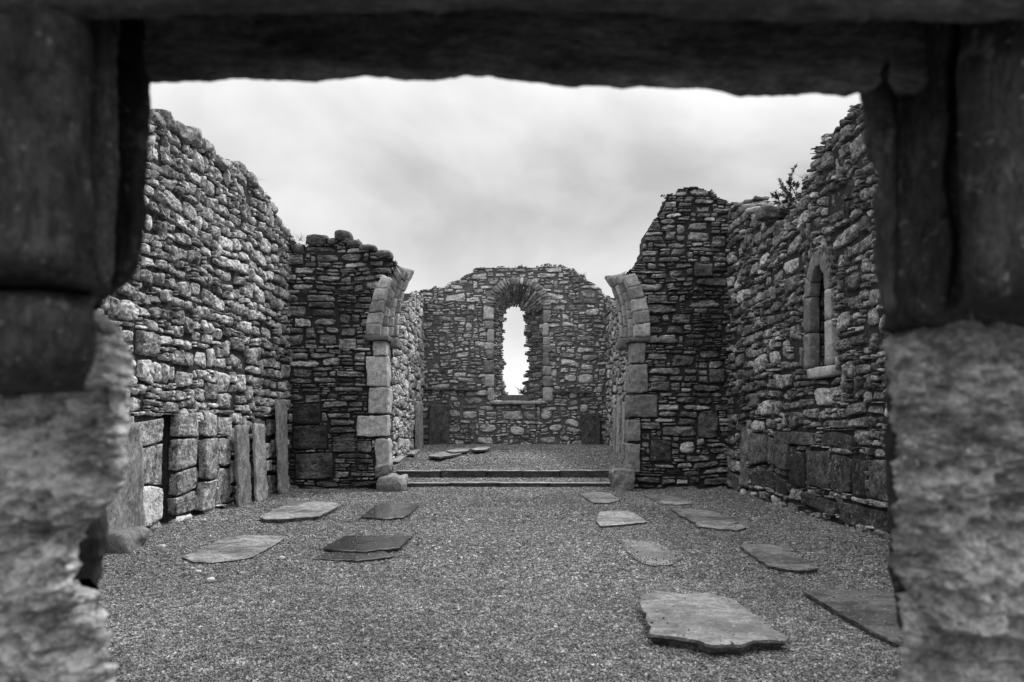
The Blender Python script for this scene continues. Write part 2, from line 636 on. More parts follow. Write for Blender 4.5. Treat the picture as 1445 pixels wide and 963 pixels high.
def masonry(mb, core, fr, poly, style, tonefn, seed, holes=(), pits=(), placed=(), cu=0.035, cv=0.022, thick=0.9, style_at=None, core_erode=2, core_depth=-0.068):
    poly = np.asarray(poly, float)
    u0, v0 = poly.min(0)
    u1, v1 = poly.max(0)
    nu, nv = int(math.ceil((u1 - u0) / cu)), int(math.ceil((v1 - v0) / cv))
    Vc, Uc = np.meshgrid(v0 + (np.arange(nv) + 0.5) * cv, u0 + (np.arange(nu) + 0.5) * cu, indexing='ij')
    mask = in_poly(Uc, Vc, poly)
    for h in holes:
        mask &= ~in_poly(Uc, Vc, h)
    full = mask.copy()
    for h in pits:
        mask &= ~in_poly(Uc, Vc, h)
    pr, pt = [], []
    for (pu, pv, pw, ph, ptone) in placed:
        mask &= ~((Uc > pu) & (Uc < pu + pw) & (Vc > pv) & (Vc < pv + ph))
        pr.append((pu, pv, pw, ph))
        pt.append(ptone)
    sa = style_at or (lambda u, v: style)
    cells = pack(mask, cu, cv, u0, v0, sa, seed)
    r = np.random.default_rng(seed + 5)
    rects, tones = [], []
    for (k, i, ww, hh, big) in cells:
        rects.append((u0 + k * cu, v0 + i * cv, ww * cu, hh * cv))
    rects = np.array(rects)
    cen = rects[:, :2] + rects[:, 2:] / 2
    tones = tonefn(cen[:, 0], cen[:, 1], r)
    bigm = np.array([c[4] for c in cells], bool)
    tones[bigm] *= style.get('bigtone', 1.15)
    tones = np.minimum(np.where(r.random(len(tones)) < 0.06, tones * 1.9, tones), 0.6)
    stones(mb, fr, rects, tones, style, seed)
    if pr:
        st = dict(style)
        st.update(round=style.get('placed_round', 0.08), jit=style.get('placed_jit', 0.07), bulge=style.get('placed_bulge', 0.006), prot=0.006, facet=0.06, tilt=0.003, rough=0.5, gap=0.001, warp=style.get('warp', 0.02))
        stones(mb, fr, pr, pt, st, seed + 50)
    backing(core, fr, erode(full, core_erode), cu, cv, u0, v0, core_depth, thick, seed, style.get('wave', 0.03))


def lognorm_tone(mean, sd=0.4):
    def f(u, v, r):
        return mean * np.exp(r.normal(0, sd, len(u)) - sd * sd / 2)
    return f


# hexahedral blocks with worn edges
def cube_template(n):
    g = np.linspace(-1, 1, n)
    pts, quads, key = [], [], {}

    def vid(p):
        k = tuple(np.round(p, 5))
        if k not in key:
            key[k] = len(pts)
            pts.append(p)
        return key[k]
    for ax in range(3):
        for s in (-1, 1):
            o = [i for i in range(3) if i != ax]
            for i in range(n - 1):
                for j in range(n - 1):
                    c = []
                    for (ii, jj) in ((i, j), (i + 1, j), (i + 1, j + 1), (i, j + 1)):
                        p = np.zeros(3)
                        p[ax] = s
                        p[o[0]] = g[ii]
                        p[o[1]] = g[jj]
                        c.append(vid(p))
                    e1 = np.array(pts[c[1]]) - pts[c[0]]
                    e2 = np.array(pts[c[3]]) - pts[c[0]]
                    if np.cross(e1, e2)[ax] * s < 0:
                        c = c[::-1]
                    quads.append(c)
    return np.array(pts), np.array(quads)


_CT = {}


def block(mb, corners, n=8, k=0.25, amp=0.01, freq=8.0, tone=0.2, seed=0):
    """corners: 8 points, index = x + 2 y + 4 z"""
    if n not in _CT:
        _CT[n] = cube_template(n)
    p, q = _CT[n]
    x, y, z = p[:, 0], p[:, 1], p[:, 2]
    X = x * np.sqrt(np.maximum(0, 1 - k * (y * y / 2 + z * z / 2) + k * k * y * y * z * z / 3))
    Y = y * np.sqrt(np.maximum(0, 1 - k * (z * z / 2 + x * x / 2) + k * k * z * z * x * x / 3))
    Z = z * np.sqrt(np.maximum(0, 1 - k * (x * x / 2 + y * y / 2) + k * k * x * x * y * y / 3))
    c = np.asarray(corners, float)
    out = 0
    for i in range(8):
        sx, sy, sz = (1 if i & 1 else -1), (1 if i & 2 else -1), (1 if i & 4 else -1)
        out = out + ((1 + sx * X) * (1 + sy * Y) * (1 + sz * Z) / 8)[:, None] * c[i]
    off = np.stack([fbm(out * freq + seed * 3.1 + a * 50, 3, seed + a, 0.55) for a in range(3)], -1)
    out = out + off * amp
    a0, b0, c0 = c[1] - c[0], c[2] - c[0], c[4] - c[0]
    if np.dot(np.cross(a0, b0), c0) < 0:
        q = q[:, ::-1]
    mb.add(out, q, None, tone, (seed * 0.6180339) % 1)


def box_corners(x0, x1, y0, y1, z0, z1):
    return [((x1 if i & 1 else x0), (y1 if i & 2 else y0), (z1 if i & 4 else z0)) for i in range(8)]


# ================================================================== SETTING: ground and chancel floor
def floor_z(y):
    """the gravel of the nave is level, the chancel beyond the steps rises gently"""
    y = np.asarray(y, float)
    return np.where(y < 15.55, 0.0, np.where(y < 17.12, 0.07, 0.205 + (y - 17.12) * 0.0284))


def sheet(name, xs, ys, zf, mat, amp=0.0):
    mb = MB()
    Yg, Xg = np.meshgrid(ys, xs, indexing='ij')
    Z = zf(Xg, Yg)
    if amp:
        Z = Z + fbm(np.stack([Xg * 0.9, Yg * 0.9, 0 * Xg], -1), 3, 3) * amp
    idx = np.arange(Xg.size).reshape(Xg.shape)
    q = np.stack([idx[:-1, :-1], idx[:-1, 1:], idx[1:, 1:], idx[1:, :-1]], -1).reshape(-1, 4)
    mb.add(np.stack([Xg, Yg, Z], -1).reshape(-1, 3), q)
    return tag(mb.build(name, mat), kind='structure')


far = np.array([-1500, -400, -100, -40, -20, -10])
xs = np.concatenate([far, np.linspace(-5.5, 5.5, 90), -far[::-1]])
ys = np.concatenate([far, np.linspace(-3, 15.5, 150), [20, 30, 60, 150, 500, 1500]])


def gz(X, Y):
    near = (np.abs(X) < 5.4) & (Y > -2.5) & (Y < 15.4)
    n = fbm(np.stack([X * 0.8, Y * 0.8, 0 * X], -1), 3, 3) * 0.018
    return np.where(near, n, 0.0) - 0.012


sheet('ground', xs, ys, gz, M_GROUND)
sheet('step_tread', np.linspace(-3.6, 3.6, 20), np.linspace(15.58, 17.12, 8), lambda X, Y: 0.066 + 0 * X, M_GROUND, 0.004)
sheet('chancel_floor', np.linspace(-3.62, 3.6, 50), np.linspace(17.15, 28.1, 60), lambda X, Y: floor_z(Y) - 0.006, M_GROUND, 0.012)

# loose gravel: one mesh of crushed stones, far too many to count
def gravel():
    r = np.random.default_rng(11)
    P, S = [], []

    def band(y0, y1, dens, s0, s1):
        area = (y1 - y0) * 9.4
        n = int(area * dens)
        y = r.uniform(y0, y1, n)
        x = r.uniform(-4.75, 4.5, n)
        px = CX + F * x / y
        keep = (px > -30) & (px < 1480)
        if y0 > 15.5:
            keep &= (np.abs(x) < 3.5) | (y < 17.1)
        x, y = x[keep], y[keep]
        P.append(np.stack([x, y], -1))
        S.append(r.uniform(s0, s1, len(x)) * r.choice([0.7, 1, 1, 1.35], len(x)))
    band(3.5, 6.5, 10000, 0.0042, 0.0082)
    band(6.5, 10, 4600, 0.0065, 0.0115)
    band(10, 15.5, 2300, 0.008, 0.015)
    band(15.62, 17.05, 1500, 0.010, 0.018)
    band(17.2, 28, 800, 0.012, 0.022)
    SZ, n_stray = [], 0
    for pts, c, z in SLABS:                           # chips kicked onto the slabs
        k = 500 if z < 0.012 else 26
        i = r.integers(0, len(pts), k)
        f = 1 - r.uniform(0, 1, k) ** 2.5 * (0.45 if z < 0.012 else 0.7) - 0.02
        P.append(c + (pts[i] - c) * f[:, None])
        S.append(r.uniform(0.005, 0.011, k))
        SZ.append(np.full(k, z + 0.002))
        n_stray += k
    P, S = np.concatenate(P), np.concatenate(S)
    n = len(P)
    base = np.array([(1, 0, 0), (-1, 0, 0), (0, 1, 0), (0, -1, 0), (0, 0, 1), (0, 0, -1)], float)
    B = base[None] * r.uniform(0.75, 1.3, (n, 6, 1)) + r.normal(0, 0.25, (n, 6, 3))
    B *= S[:, None, None] * np.stack([r.uniform(0.8, 1.4, n), r.uniform(0.7, 1.1, n), r.uniform(0.45, 0.85, n)], -1)[:, None, :]
    # random tumble
    a, b = r.uniform(0, 2 * np.pi, n), r.normal(0, 0.5, n)
    ca, sa, cb, sb = (f[:, None] for f in (np.cos(a), np.sin(a), np.cos(b), np.sin(b)))
    x, y, z = B[..., 0], B[..., 1], B[..., 2]
    y, z = y * cb - z * sb, y * sb + z * cb
    x, y = x * ca - y * sa, x * sa + y * ca
    gzv = np.where(P[:, 1] < 15.5, fbm(np.stack([P[:, 0] * 0.8, P[:, 1] * 0.8, 0 * P[:, 0]], -1), 3, 3) * 0.018 - 0.008, floor_z(P[:, 1]) - 0.002)
    if n_stray:
        gzv[-n_stray:] = np.concatenate(SZ)
    V = np.stack([x + P[:, 0, None], y + P[:, 1, None], z + (gzv + S * r.uniform(0.0, 0.5, n))[:, None]], -1)
    q = np.array([(0, 2, 4), (2, 1, 4), (1, 3, 4), (3, 0, 4), (2, 0, 5), (1, 2, 5), (3, 1, 5), (0, 3, 5)])
    q = (q[None] + (np.arange(n) * 6)[:, None, None]).reshape(-1, 3)
    mb = MB()
    clump = fbm(np.stack([P[:, 0] * 24, P[:, 1] * 24, 0 * P[:, 0]], -1), 2, 91) + 0.25 * fbm(np.stack([P[:, 0] * 5, P[:, 1] * 5, 0 * P[:, 0]], -1), 2, 95)
    t = np.clip(0.165 * np.exp(r.normal(0, 0.42, n) + 0.7 * clump), 0.02, 0.65)
    mb.add(V.reshape(-1, 3), None, q, np.repeat(t, 6), 0)
    tag(mb.build('gravel', M_PEBBLE, smooth=False), kind='stuff')


# ================================================================== WALLS
XL, XR = -4.73, 4.42                      # nave side walls
YA = 15.04                                # face of the chancel arch wall
YE = 28.0                                 # face of the east gable
CL, CR = -3.56, 3.53                      # chancel side walls


def make_wall(name, label, mat, base):
    t = thing(name, label, 'wall', base)
    return t


def finish(t, mb, core, mat, mortar=None):
    mb.build('stonework', mat, t, t.location)
    core.build('mortar_core', mortar or M_MORTAR, t, t.location)


def ux(px, py, X):
    p = onX(px, py, X)
    return (p[1], p[2])


def uy(px, py, Y):
    p = onY(px, py, Y)
    return (p[0], p[2])


# ---- left nave wall
RUB = dict(h=(0.09, 0.22), asp=(1.1, 2.6), thin=0.35, wmin=0.10, wmax=0.65, big=0.45, bigw=(0.35, 0.65), bigh=(0.22, 0.36), round=0.24, jit=0.36,
           bulge=0.034, prot=0.024, tilt=0.02, warp=0.09, wave=0.06, gap=0.010)
RUB_LOW = dict(h=(0.25, 0.48), asp=(0.9, 1.9), thin=0.15, wmin=0.2, wmax=0.85, round=0.15, bulge=0.016, facet=0.04, gap=0.006)
t = make_wall('nave_wall', 'tall pale rubble side wall behind the row of upright slabs', M_NAVE_L, (XL, 11, 0))
mb, core = MB(), MB()
fr = Frame((XL, 0, 0), (0, 1, 0), (1, 0, 0))
top = [(205, 168), (213, 166), (222, 162), (238, 163), (247, 172), (262, 182), (276, 184), (290, 196), (305, 212), (318, 226), (332, 234),
       (347, 234), (356, 246), (365, 262), (370, 270), (382, 284), (392, 294), (393, 306), (402, 316), (408, 328)]
poly = [(4.5, -0.1), (YA + 0.6, -0.1), (YA + 0.6, ux(408, 328, XL)[1])] + [ux(a, b, XL) for a, b in top[::-1]] + [(8.0, 5.35), (4.5, 5.3)]


def l_style(u, v):
    if v is not None and v < 1.32 + 0.12 * math.sin((u or 0) * 2.1):
        return dict(RUB, **RUB_LOW)
    return RUB


def l_tone(u, v, r):
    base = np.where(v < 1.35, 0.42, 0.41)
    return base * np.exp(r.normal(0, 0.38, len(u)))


# two upright recesses in the foot of the wall, and the squared blocks round them
slots = []
for (xa, xb, yt) in ((231, 251, 586), (279.5, 289, 592)):
    ya_, yb_ = XL * F / (xa - CX), XL * F / (xb - CX)
    slots.append([(ya_, -0.2), (yb_, -0.2), (yb_, H - (yt - CY) * yb_ / F), (ya_, H - (yt - CY) * yb_ / F)])
pl = []
for a in ((187, 625, 221, 684), (222, 625, 231, 681), (187, 686, 198, 745), (199, 684, 231, 738), (198, 590, 231, 624), (251, 585, 279, 622), (251, 623, 279, 662), (251, 663, 279, 697),
          (251, 698, 279, 728), (289, 582, 306, 616), (289, 617, 306, 678), (289, 680, 306, 722), (307, 615, 325, 655), (307, 657, 325, 712), (307, 584, 330, 612), (326, 600, 345, 640),
          (150, 600, 186, 680), (150, 682, 186, 756)):
    A, B = ux(a[0], a[3], XL), ux(a[2], a[3], XL)
    zc = ux((a[0] + a[2]) / 2, a[1], XL)[1]
    zb = max(-0.05, ux((a[0] + a[2]) / 2, a[3], XL)[1])
    pl.append((A[0], zb, B[0] - A[0], zc - zb, 0.30 * math.exp(np.random.default_rng(int(a[0] * a[1])).normal(0, 0.18))))
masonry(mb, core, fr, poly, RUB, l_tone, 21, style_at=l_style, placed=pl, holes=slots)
fb_ = Frame((XL - 0.32, 0, 0), (0, 1, 0), (1, 0, 0))
capm = MB()
rc = np.random.default_rng(17)
tpl = np.array([ux(a, b, XL) for a, b in top])
o_ = np.argsort(tpl[:, 0])
yy = 8.9
while yy < 14.9:
    L_ = rc.uniform(0.18, 0.5)
    hgt = rc.uniform(0.10, 0.2)
    zz = np.interp(yy + L_ / 2, tpl[o_, 0], tpl[o_, 1]) - hgt * 0.75
    x1 = XL + rc.uniform(-0.02, 0.07)
    block(capm, box_corners(x1 - rc.uniform(0.3, 0.5), x1, yy, yy + L_, zz - 0.03, zz + hgt), 9, 0.4, 0.06, 5, rc.uniform(0.18, 0.34), 1400 + int(yy * 9))
    yy += L_ * rc.uniform(0.9, 1.15)
capm.build('capstones', M_NAVE_L, t, t.location)
masonry(mb, core, fb_, [(9.2, -0.1), (11.4, -0.1), (11.4, 1.9), (9.2, 1.9)], RUB, lognorm_tone(0.035, 0.3), 23, thick=0.3)  # recess backs: their shade is put into a near-black stone tone
finish(t, mb, core, M_NAVE_L)

# ---- right nave wall with its lancet
RUBR = dict(RUB, h=(0.09, 0.22), asp=(1.2, 3.0), bulge=0.04, prot=0.032, tilt=0.026, big=0.5, thin=0.35)
t = make_wall('nave_wall', 'dark mossy side wall with a narrow pointed lancet window', M_NAVE_R, (XR, 11, 0))
mb, core = MB(), MB()
fr = Frame((XR, 0, 0), (0, 1, 0), (-1, 0, 0))
top = [(1030, 284), (1046, 294), (1060, 300), (1078, 302), (1092, 316), (1100, 326), (1108, 312), (1118, 292), (1128, 272), (1133, 258), (1140, 246),
       (1146, 222), (1144, 212), (1156, 205), (1158, 192), (1170, 184), (1182, 172), (1196, 160), (1200, 146), (1216, 140), (1226, 130)]
LAN = [(1146, 520), (1145, 430), (1147, 392), (1152, 377), (1157, 373), (1161, 378), (1164, 395), (1166, 470), (1166, 516)]
lanc = [ux(a, b, XR) for a, b in LAN]
yl0, yl1 = min(p[0] for p in lanc), max(p[0] for p in lanc)
zl0, zl1 = min(p[1] for p in lanc), max(p[1] for p in lanc)
ycl, ryl = (yl0 + yl1) / 2, (yl1 - yl0) / 2
zs = zl1 - 0.42
hole = [(ycl - ryl, zl0), (ycl + ryl, zl0), (ycl + ryl, zs)] + [(ycl + ryl * math.cos(a), zs + 0.42 * math.sin(a)) for a in np.linspace(0.2, math.pi - 0.2, 9)] + [(ycl - ryl, zs)]
surr = [(ycl - ryl - 0.2, zl0 - 0.12), (ycl + ryl + 0.2, zl0 - 0.12), (ycl + ryl + 0.2, zs)] + \
       [(ycl + (ryl + 0.2) * math.cos(a), zs + 0.62 * math.sin(a)) for a in np.linspace(0.2, math.pi - 0.2, 9)] + [(ycl - ryl - 0.2, zs)]
poly = [(4.5, -0.1), (YA + 0.6, -0.1), (YA + 0.6, 5.7)] + [ux(a, b, XR) for a, b in top] + [(7.6, 5.7), (4.5, 5.6)]
pl = []


def rect_px(pxa, pya, pxb, pyb, X, tone):
    a, b = ux(pxa, pya, X), ux(pxb, pyb, X)
    u0, u1 = sorted((a[0], b[0]))
    z0, z1 = b[1], a[1]
    return (u0, max(0.0, z0), u1 - u0, z1 - max(0.0, z0), tone)


for a in ((1045, 598, 1056, 692, 0.20), (1057, 612, 1080, 660, 0.13), (1081, 616, 1112, 664, 0.14), (1116, 634, 1137, 690, 0.035), (1138, 634, 1168, 694, 0.09),
          (1170, 642, 1198, 700, 0.05), (1199, 644, 1221, 706, 0.04), (1223, 648, 1262, 714, 0.12), (1130, 697, 1180, 730, 0.07), (1183, 706, 1252, 756, 0.06),
          (1060, 665, 1110, 698, 0.05), (1092, 606, 1150, 628, 0.10), (1155, 612, 1200, 636, 0.06)):
    pl.append(rect_px(a[0], a[1], a[2], a[3], XR, a[4]))


def r_style(u, v):
    if v is not None and v < 0.9:
        return dict(RUBR, h=(0.18, 0.36), asp=(1.0, 2.2))
    return RUBR


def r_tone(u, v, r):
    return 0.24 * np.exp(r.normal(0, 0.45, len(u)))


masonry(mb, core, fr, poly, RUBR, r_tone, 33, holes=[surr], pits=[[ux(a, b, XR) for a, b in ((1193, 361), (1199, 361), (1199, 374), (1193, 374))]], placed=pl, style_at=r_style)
# broken wall head in the dip beside the pier
cap = MB()
rc = np.random.default_rng(31)
tp = np.array([ux(a, b, XR) for a, b in top])
for lay in range(3):
    yy = 11.9
    while yy < 14.6:
        L_ = rc.uniform(0.2, 0.5)
        hgt = rc.uniform(0.05, 0.13)
        zz = np.interp(yy + L_ / 2, tp[::-1, 0], tp[::-1, 1]) - 0.05 + lay * 0.055
        x0 = XR + rc.uniform(-0.05, 0.05) + lay * 0.18
        block(cap, box_corners(x0, x0 + rc.uniform(0.3, 0.5), yy, yy + L_, zz - hgt, zz + hgt * 0.6), 8, 0.35, 0.05, 6, rc.uniform(0.15, 0.36), 1200 + lay * 40 + int(yy * 7))
        yy += L_ * rc.uniform(0.85, 1.1)
cap.build('broken_wall_head', M_PIER_R, t, t.location)
# back of the lancet is a blocked recess, its shade put into near-black stone
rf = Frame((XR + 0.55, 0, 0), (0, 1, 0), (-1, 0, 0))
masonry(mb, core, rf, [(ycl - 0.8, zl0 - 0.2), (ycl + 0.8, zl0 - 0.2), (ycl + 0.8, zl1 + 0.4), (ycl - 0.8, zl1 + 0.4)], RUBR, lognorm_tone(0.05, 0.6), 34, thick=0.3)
finish(t, mb, core, M_NAVE_R)
# dressed surround of the lancet: jambs, pointed head and sill
win = MB()
nseg = 10
pts_in = [(ycl + ryl, zl0), (ycl + ryl, (zl0 + zs) / 2), (ycl + ryl, zs)] + [(ycl + ryl * math.cos(a), zs + 0.42 * math.sin(a)) for a in np.linspace(0.5, math.pi - 0.5, 4)] + \
         [(ycl - ryl, zs), (ycl - ryl, (zl0 + zs) / 2 + 0.1), (ycl - ryl, zl0)]
pts_out = [(ycl + ryl + 0.24, zl0), (ycl + ryl + 0.22, (zl0 + zs) / 2), (ycl + ryl + 0.22, zs)] + \
          [(ycl + (ryl + 0.22) * math.cos(a), zs + 0.66 * math.sin(a)) for a in np.linspace(0.5, math.pi - 0.5, 4)] + \
          [(ycl - ryl - 0.22, zs), (ycl - ryl - 0.22, (zl0 + zs) / 2 + 0.1), (ycl - ryl - 0.24, zl0)]
tt = (0.2, 0.16, 0.18, 0.2, 0.16, 0.17, 0.2, 0.32, 0.4)
for i in range(len(pts_in) - 1):
    ci = []
    for k in range(8):
        ring = (pts_in, pts_out)[(k >> 1) & 1][i + (1 if k & 4 else 0)]
        xx = XR - 0.03 if not k & 1 else XR + 0.13
        ci.append((xx, ring[0], ring[1]))
    block(win, ci, 9, 0.10, 0.014, 9, tt[i] * 0.85, 70 + i)
win.build('window_surround', M_DRESSED, t, t.location)
lr = MB()
for i in range(len(pts_in) - 1):
    for j in range(3):
        ci = []
        for k in range(8):
            f = (j + (1 if k & 4 else 0)) / 3
            ring = [np.array(q_[i]) * (1 - f) + np.array(q_[i + 1]) * f for q_ in (pts_in, pts_out)]
            p2 = ring[0] * 0.9 + ring[1] * 0.1 if not k & 2 else ring[1]
            ci.append((XR + 0.14 if not k & 1 else XR + 0.56, p2[0], p2[1]))
        block(lr, ci, 7, 0.15, 0.03, 8, 0.05, 1070 + i * 5 + j)  # reveal coloured near black to stand in for the recess's shade
lr.build('window_reveal', M_NAVE_R, t, t.location)
sl = MB()
block(sl, box_corners(XR - 0.05, XR + 0.5, ycl - ryl - 0.28, ycl + ryl + 0.12, zl0 - 0.16, zl0 + 0.0), 9, 0.2, 0.018, 8, 0.36, 91)
sl.build('window_sill', M_DRESSED, t, t.location)

# ---- chancel arch: the two broken piers
SLATE = dict(h=(0.05, 0.15), asp=(2.0, 5.0), thin=0.3, wmin=0.12, wmax=0.8, big=0.5, bigw=(0.3, 0.65), bigh=(0.18, 0.32), round=0.28, jit=0.34, bulge=0.032,
             prot=0.026, tilt=0.016, warp=0.05, wave=0.04, gap=0.008, bigtone=1.25)


def arch_rib(mb, inner, outer, y0, y1, step, tone, seed, k=0.05):
    """voussoirs between an inner and an outer curve given as (x, z) lists of the same length"""
    inner, outer = np.asarray(inner, float), np.asarray(outer, float)
    L = np.concatenate([[0], np.cumsum(np.linalg.norm(np.diff(inner, axis=0), axis=1))])
    n = max(2, int(L[-1] / step))
    s = np.linspace(0, L[-1], n + 1)
    I = np.stack([np.interp(s, L, inner[:, i]) for i in (0, 1)], -1)
    O = np.stack([np.interp(s, L, outer[:, i]) for i in (0, 1)], -1)
    r = np.random.default_rng(seed)
    for i in range(n):
        g = 0.012
        jy = r.normal(0, 0.003, 2)
        c = []
        for q in range(8):
            A = (I, O)[(q & 1)]
            f = (i + g + (1 - 2 * g) * (1 if q & 4 else 0))
            p = A[int(f)] * (1 - f % 1) + A[min(n, int(f) + 1)] * (f % 1)
            c.append((p[0], (y1 if q & 2 else y0) + jy[0], p[1]))
        block(mb, c, 8, k, 0.016, 8, tone * math.exp(r.normal(0, 0.25)), seed + i)


def resample(c, n=9):
    c = np.asarray(c, float)
    L = np.concatenate([[0], np.cumsum(np.linalg.norm(np.diff(c, axis=0), axis=1))])
    q = np.linspace(0, L[-1], n)
    return np.stack([np.interp(q, L, c[:, i]) for i in (0, 1)], -1)


def quoins(mb, side, specs, seed):
    """dressed jamb blocks given by photo pixels; side = +1 left pier, -1 right pier"""
    for i, (xa, ya, xb, yb, tone) in enumerate(specs):
        p0, p1 = onY(xa, yb, YA), onY(xb, ya, YA)
        d = 0.5 if i % 2 == 0 else 0.38
        block(mb, box_corners(p0[0], p1[0], YA - 0.02, YA + d, p0[2] + 0.004, p1[2] - 0.004), 18, 0.10, 0.04, 5, tone, seed + i)


# left pier
t = make_wall('chancel_arch_pier', 'low broken arch pier beside the pale side wall, rounded boulders along its top', M_PIER_L, (-3.7, YA, 0))
mb, core = MB(), MB()
fr = Frame((0, YA, 0), (1, 0, 0), (0, -1, 0))
left_top = [(405, 332), (418, 345), (428, 346), (430, 334), (444, 330), (458, 336), (470, 338), (476, 328), (490, 330), (494, 340), (506, 338), (512, 348), (530, 352),
            (540, 356), (551, 362), (560, 368)]
rightside = [(560, 370), (553, 384), (545, 410), (536, 440), (532, 474), (532, 482), (548, 486), (548, 690)]
poly = [(XL - 0.5, -0.1), (XL - 0.5, uy(405, 332, YA)[1])] + [uy(a, b, YA) for a, b in left_top] + [uy(a, b, YA) for a, b in rightside] + [(uy(548, 690, YA)[0], -0.1)]
Q_L = [(526, 481, 545, 503, 0.36), (517, 503, 547, 546, 0.42), (520, 547, 548, 585, 0.38), (503, 586, 547, 617, 0.44), (529, 619, 548, 668, 0.38)]
holesL = []
for q in Q_L:
    holesL.append([uy(q[0] - 1, q[1], YA), uy(q[2] + 4, q[1], YA), uy(q[2] + 4, q[3], YA), uy(q[0] - 1, q[3], YA)])
plc = []
for (xa, ya, xb, yb, tn) in ((468, 618, 502, 640, 0.2), (503, 622, 524, 640, 0.2), (415, 640, 470, 678, 0.11), (412, 570, 452, 600, 0.07), (412, 602, 462, 636, 0.08),
                             (430, 486, 446, 492, 0.2), (478, 476, 502, 492, 0.2), (464, 492, 480, 498, 0.22)):
    a, b = uy(xa, yb, YA), uy(xb, ya, YA)
    plc.append((a[0], a[1], b[0] - a[0], b[1] - a[1], tn))


def pl_tone(u, v, r):
    return 0.22 * np.exp(r.normal(0, 0.45, len(u)))


masonry(mb, core, fr, poly, SLATE, pl_tone, 41, pits=holesL, placed=plc, cu=0.03, cv=0.018, thick=0.85)
# reveal facing the arch opening
xj = uy(546, 600, YA)[0]
rv = Frame((xj - 0.02, 0, 0), (0, 1, 0), (1, 0, 0))
masonry(mb, core, rv, [(YA + 0.42, -0.1), (YA + 0.9, -0.1), (YA + 0.9, 3.05), (YA + 0.42, 3.05)], SLATE, lognorm_tone(0.22, 0.35), 43, thick=0.3)
finish(t, mb, core, M_PIER_L)
qb = MB()
quoins(qb, 1, Q_L, 101)
qb.build('jamb_quoins', M_DRESSED, t, t.location)
ib = MB()
a, b = onY(514, 481, YA), onY(549, 474, YA)
block(ib, box_corners(a[0], b[0], YA - 0.09, YA + 0.45, a[2], b[2]), 10, 0.12, 0.015, 8, 0.12, 130)
a, b = onY(546, 490, YA + .4), onY(561, 476, YA + .4)
block(ib, box_corners(a[0] - .1, b[0], YA + 0.36, YA + 0.88, a[2], b[2] - .01), 10, 0.2, 0.02, 8, 0.15, 131)
ib.build('impost', M_DRESSED, t, t.location)
ab = MB()
# outer order on the face of the wall
ino = [uy(a, b, YA) for a, b in ((536, 474), (537, 450), (541, 428), (546, 408), (552, 392))]
outo = [uy(a, b, YA) for a, b in ((516, 474), (518, 452), (523, 430), (530, 408), (540, 388))]
arch_rib(ab, ino, outo, YA - 0.05, YA + 0.34, 0.22, 0.33, 140)
# inner order, set back and wider
y1 = YA + 0.26
inn = [uy(a, b, YA + 0.9) for a, b in ((563, 476), (563, 455), (566, 432), (572, 410), (580, 394), (586, 384))]
oun = [uy(a, b, YA + 0.3) for a, b in ((541, 476), (542, 455), (545, 430), (550, 406), (556, 386), (560, 368))]
for k_, f_ in enumerate((0.42, 0.72, 1.0)):
    ci_ = resample(ino) * (1 - f_) + resample(inn) * f_
    co_ = resample(oun) * 0.75 + ci_ * 0.25 - np.array((1 * 0.05, 0))
    arch_rib(ab, ci_, co_, y1 + 0.215 * k_, y1 + 0.215 * k_ + 0.213, 0.17 + 0.035 * k_, 0.34, 150 + 20 * k_, 0.10)
ab.build('arch_voussoirs', M_DRESSED, t, t.location)
cb = MB()
for i, (xa, xb, ya, yb) in enumerate(((430, 461, 330, 346), (470, 494, 325, 340), (489, 507, 337, 350), (505, 530, 344, 354), (461, 474, 336, 346), (528, 552, 352, 364), (413, 428, 344, 356))):
    a, b = onY(xa, yb, YA), onY(xb, ya, YA)
    block(cb, box_corners(a[0], b[0], YA - 0.06, YA + 0.45, a[2], b[2]), 10, 0.5, 0.03, 5, 0.13, 170 + i)
cb.build('capstones', M_PIER_L, t, t.location)

# right pier
t = make_wall('chancel_arch_pier', 'tall dark arch pier with a raking ragged top, beside the mossy wall', M_PIER_R, (3.4, YA, 0))
mb, core = MB(), MB()
rt = [(900, 482), (905, 470), (904, 440), (900, 416), (893, 398), (886, 388), (882, 383), (891, 378), (898, 366), (905, 362), (904, 352), (908, 348), (908, 336), (912, 322), (922, 320), (920, 309),
      (930, 302), (938, 296), (934, 284), (947, 282), (932, 276), (950, 273), (957, 266), (980, 263), (1008, 267), (1012, 276), (1022, 279), (1030, 284)]
poly = [(uy(886, 690, YA)[0], -0.1), uy(886, 600, YA), uy(890, 486, YA)] + [uy(a, b, YA) for a, b in rt] + [(XR + 0.5, 5.8), (XR + 0.5, -0.1)]
Q_R = [(891, 483, 910, 513, 0.21), (887, 514, 914, 555, 0.20), (886, 557, 928, 590, 0.15), (886, 592, 904, 624, 0.20), (886, 626, 903, 668, 0.22)]
holesR = [[uy(q[0] - 6, q[1], YA), uy(q[2] + 1, q[1], YA), uy(q[2] + 1, q[3], YA), uy(q[0] - 6, q[3], YA)] for q in Q_R]
plc = []
for (xa, ya, xb, yb, tn) in ((918, 622, 948, 655, 0.06), (985, 580, 1014, 618, 0.12), (905, 478, 958, 486, 0.17), (1002, 524, 1024, 542, 0.13), (980, 374, 1006, 392, 0.15), (914, 416, 942, 428, 0.16), (918, 540, 945, 552, 0.17)):
    a, b = uy(xa, yb, YA), uy(xb, ya, YA)
    plc.append((a[0], a[1], b[0] - a[0], b[1] - a[1], tn))
masonry(mb, core, fr, poly, SLATE, lognorm_tone(0.22, 0.45), 47, pits=holesR, placed=plc, cu=0.03, cv=0.018, thick=0.85)
xj = uy(888, 600, YA)[0]
rv = Frame((xj + 0.02, 0, 0), (0, 1, 0), (-1, 0, 0))
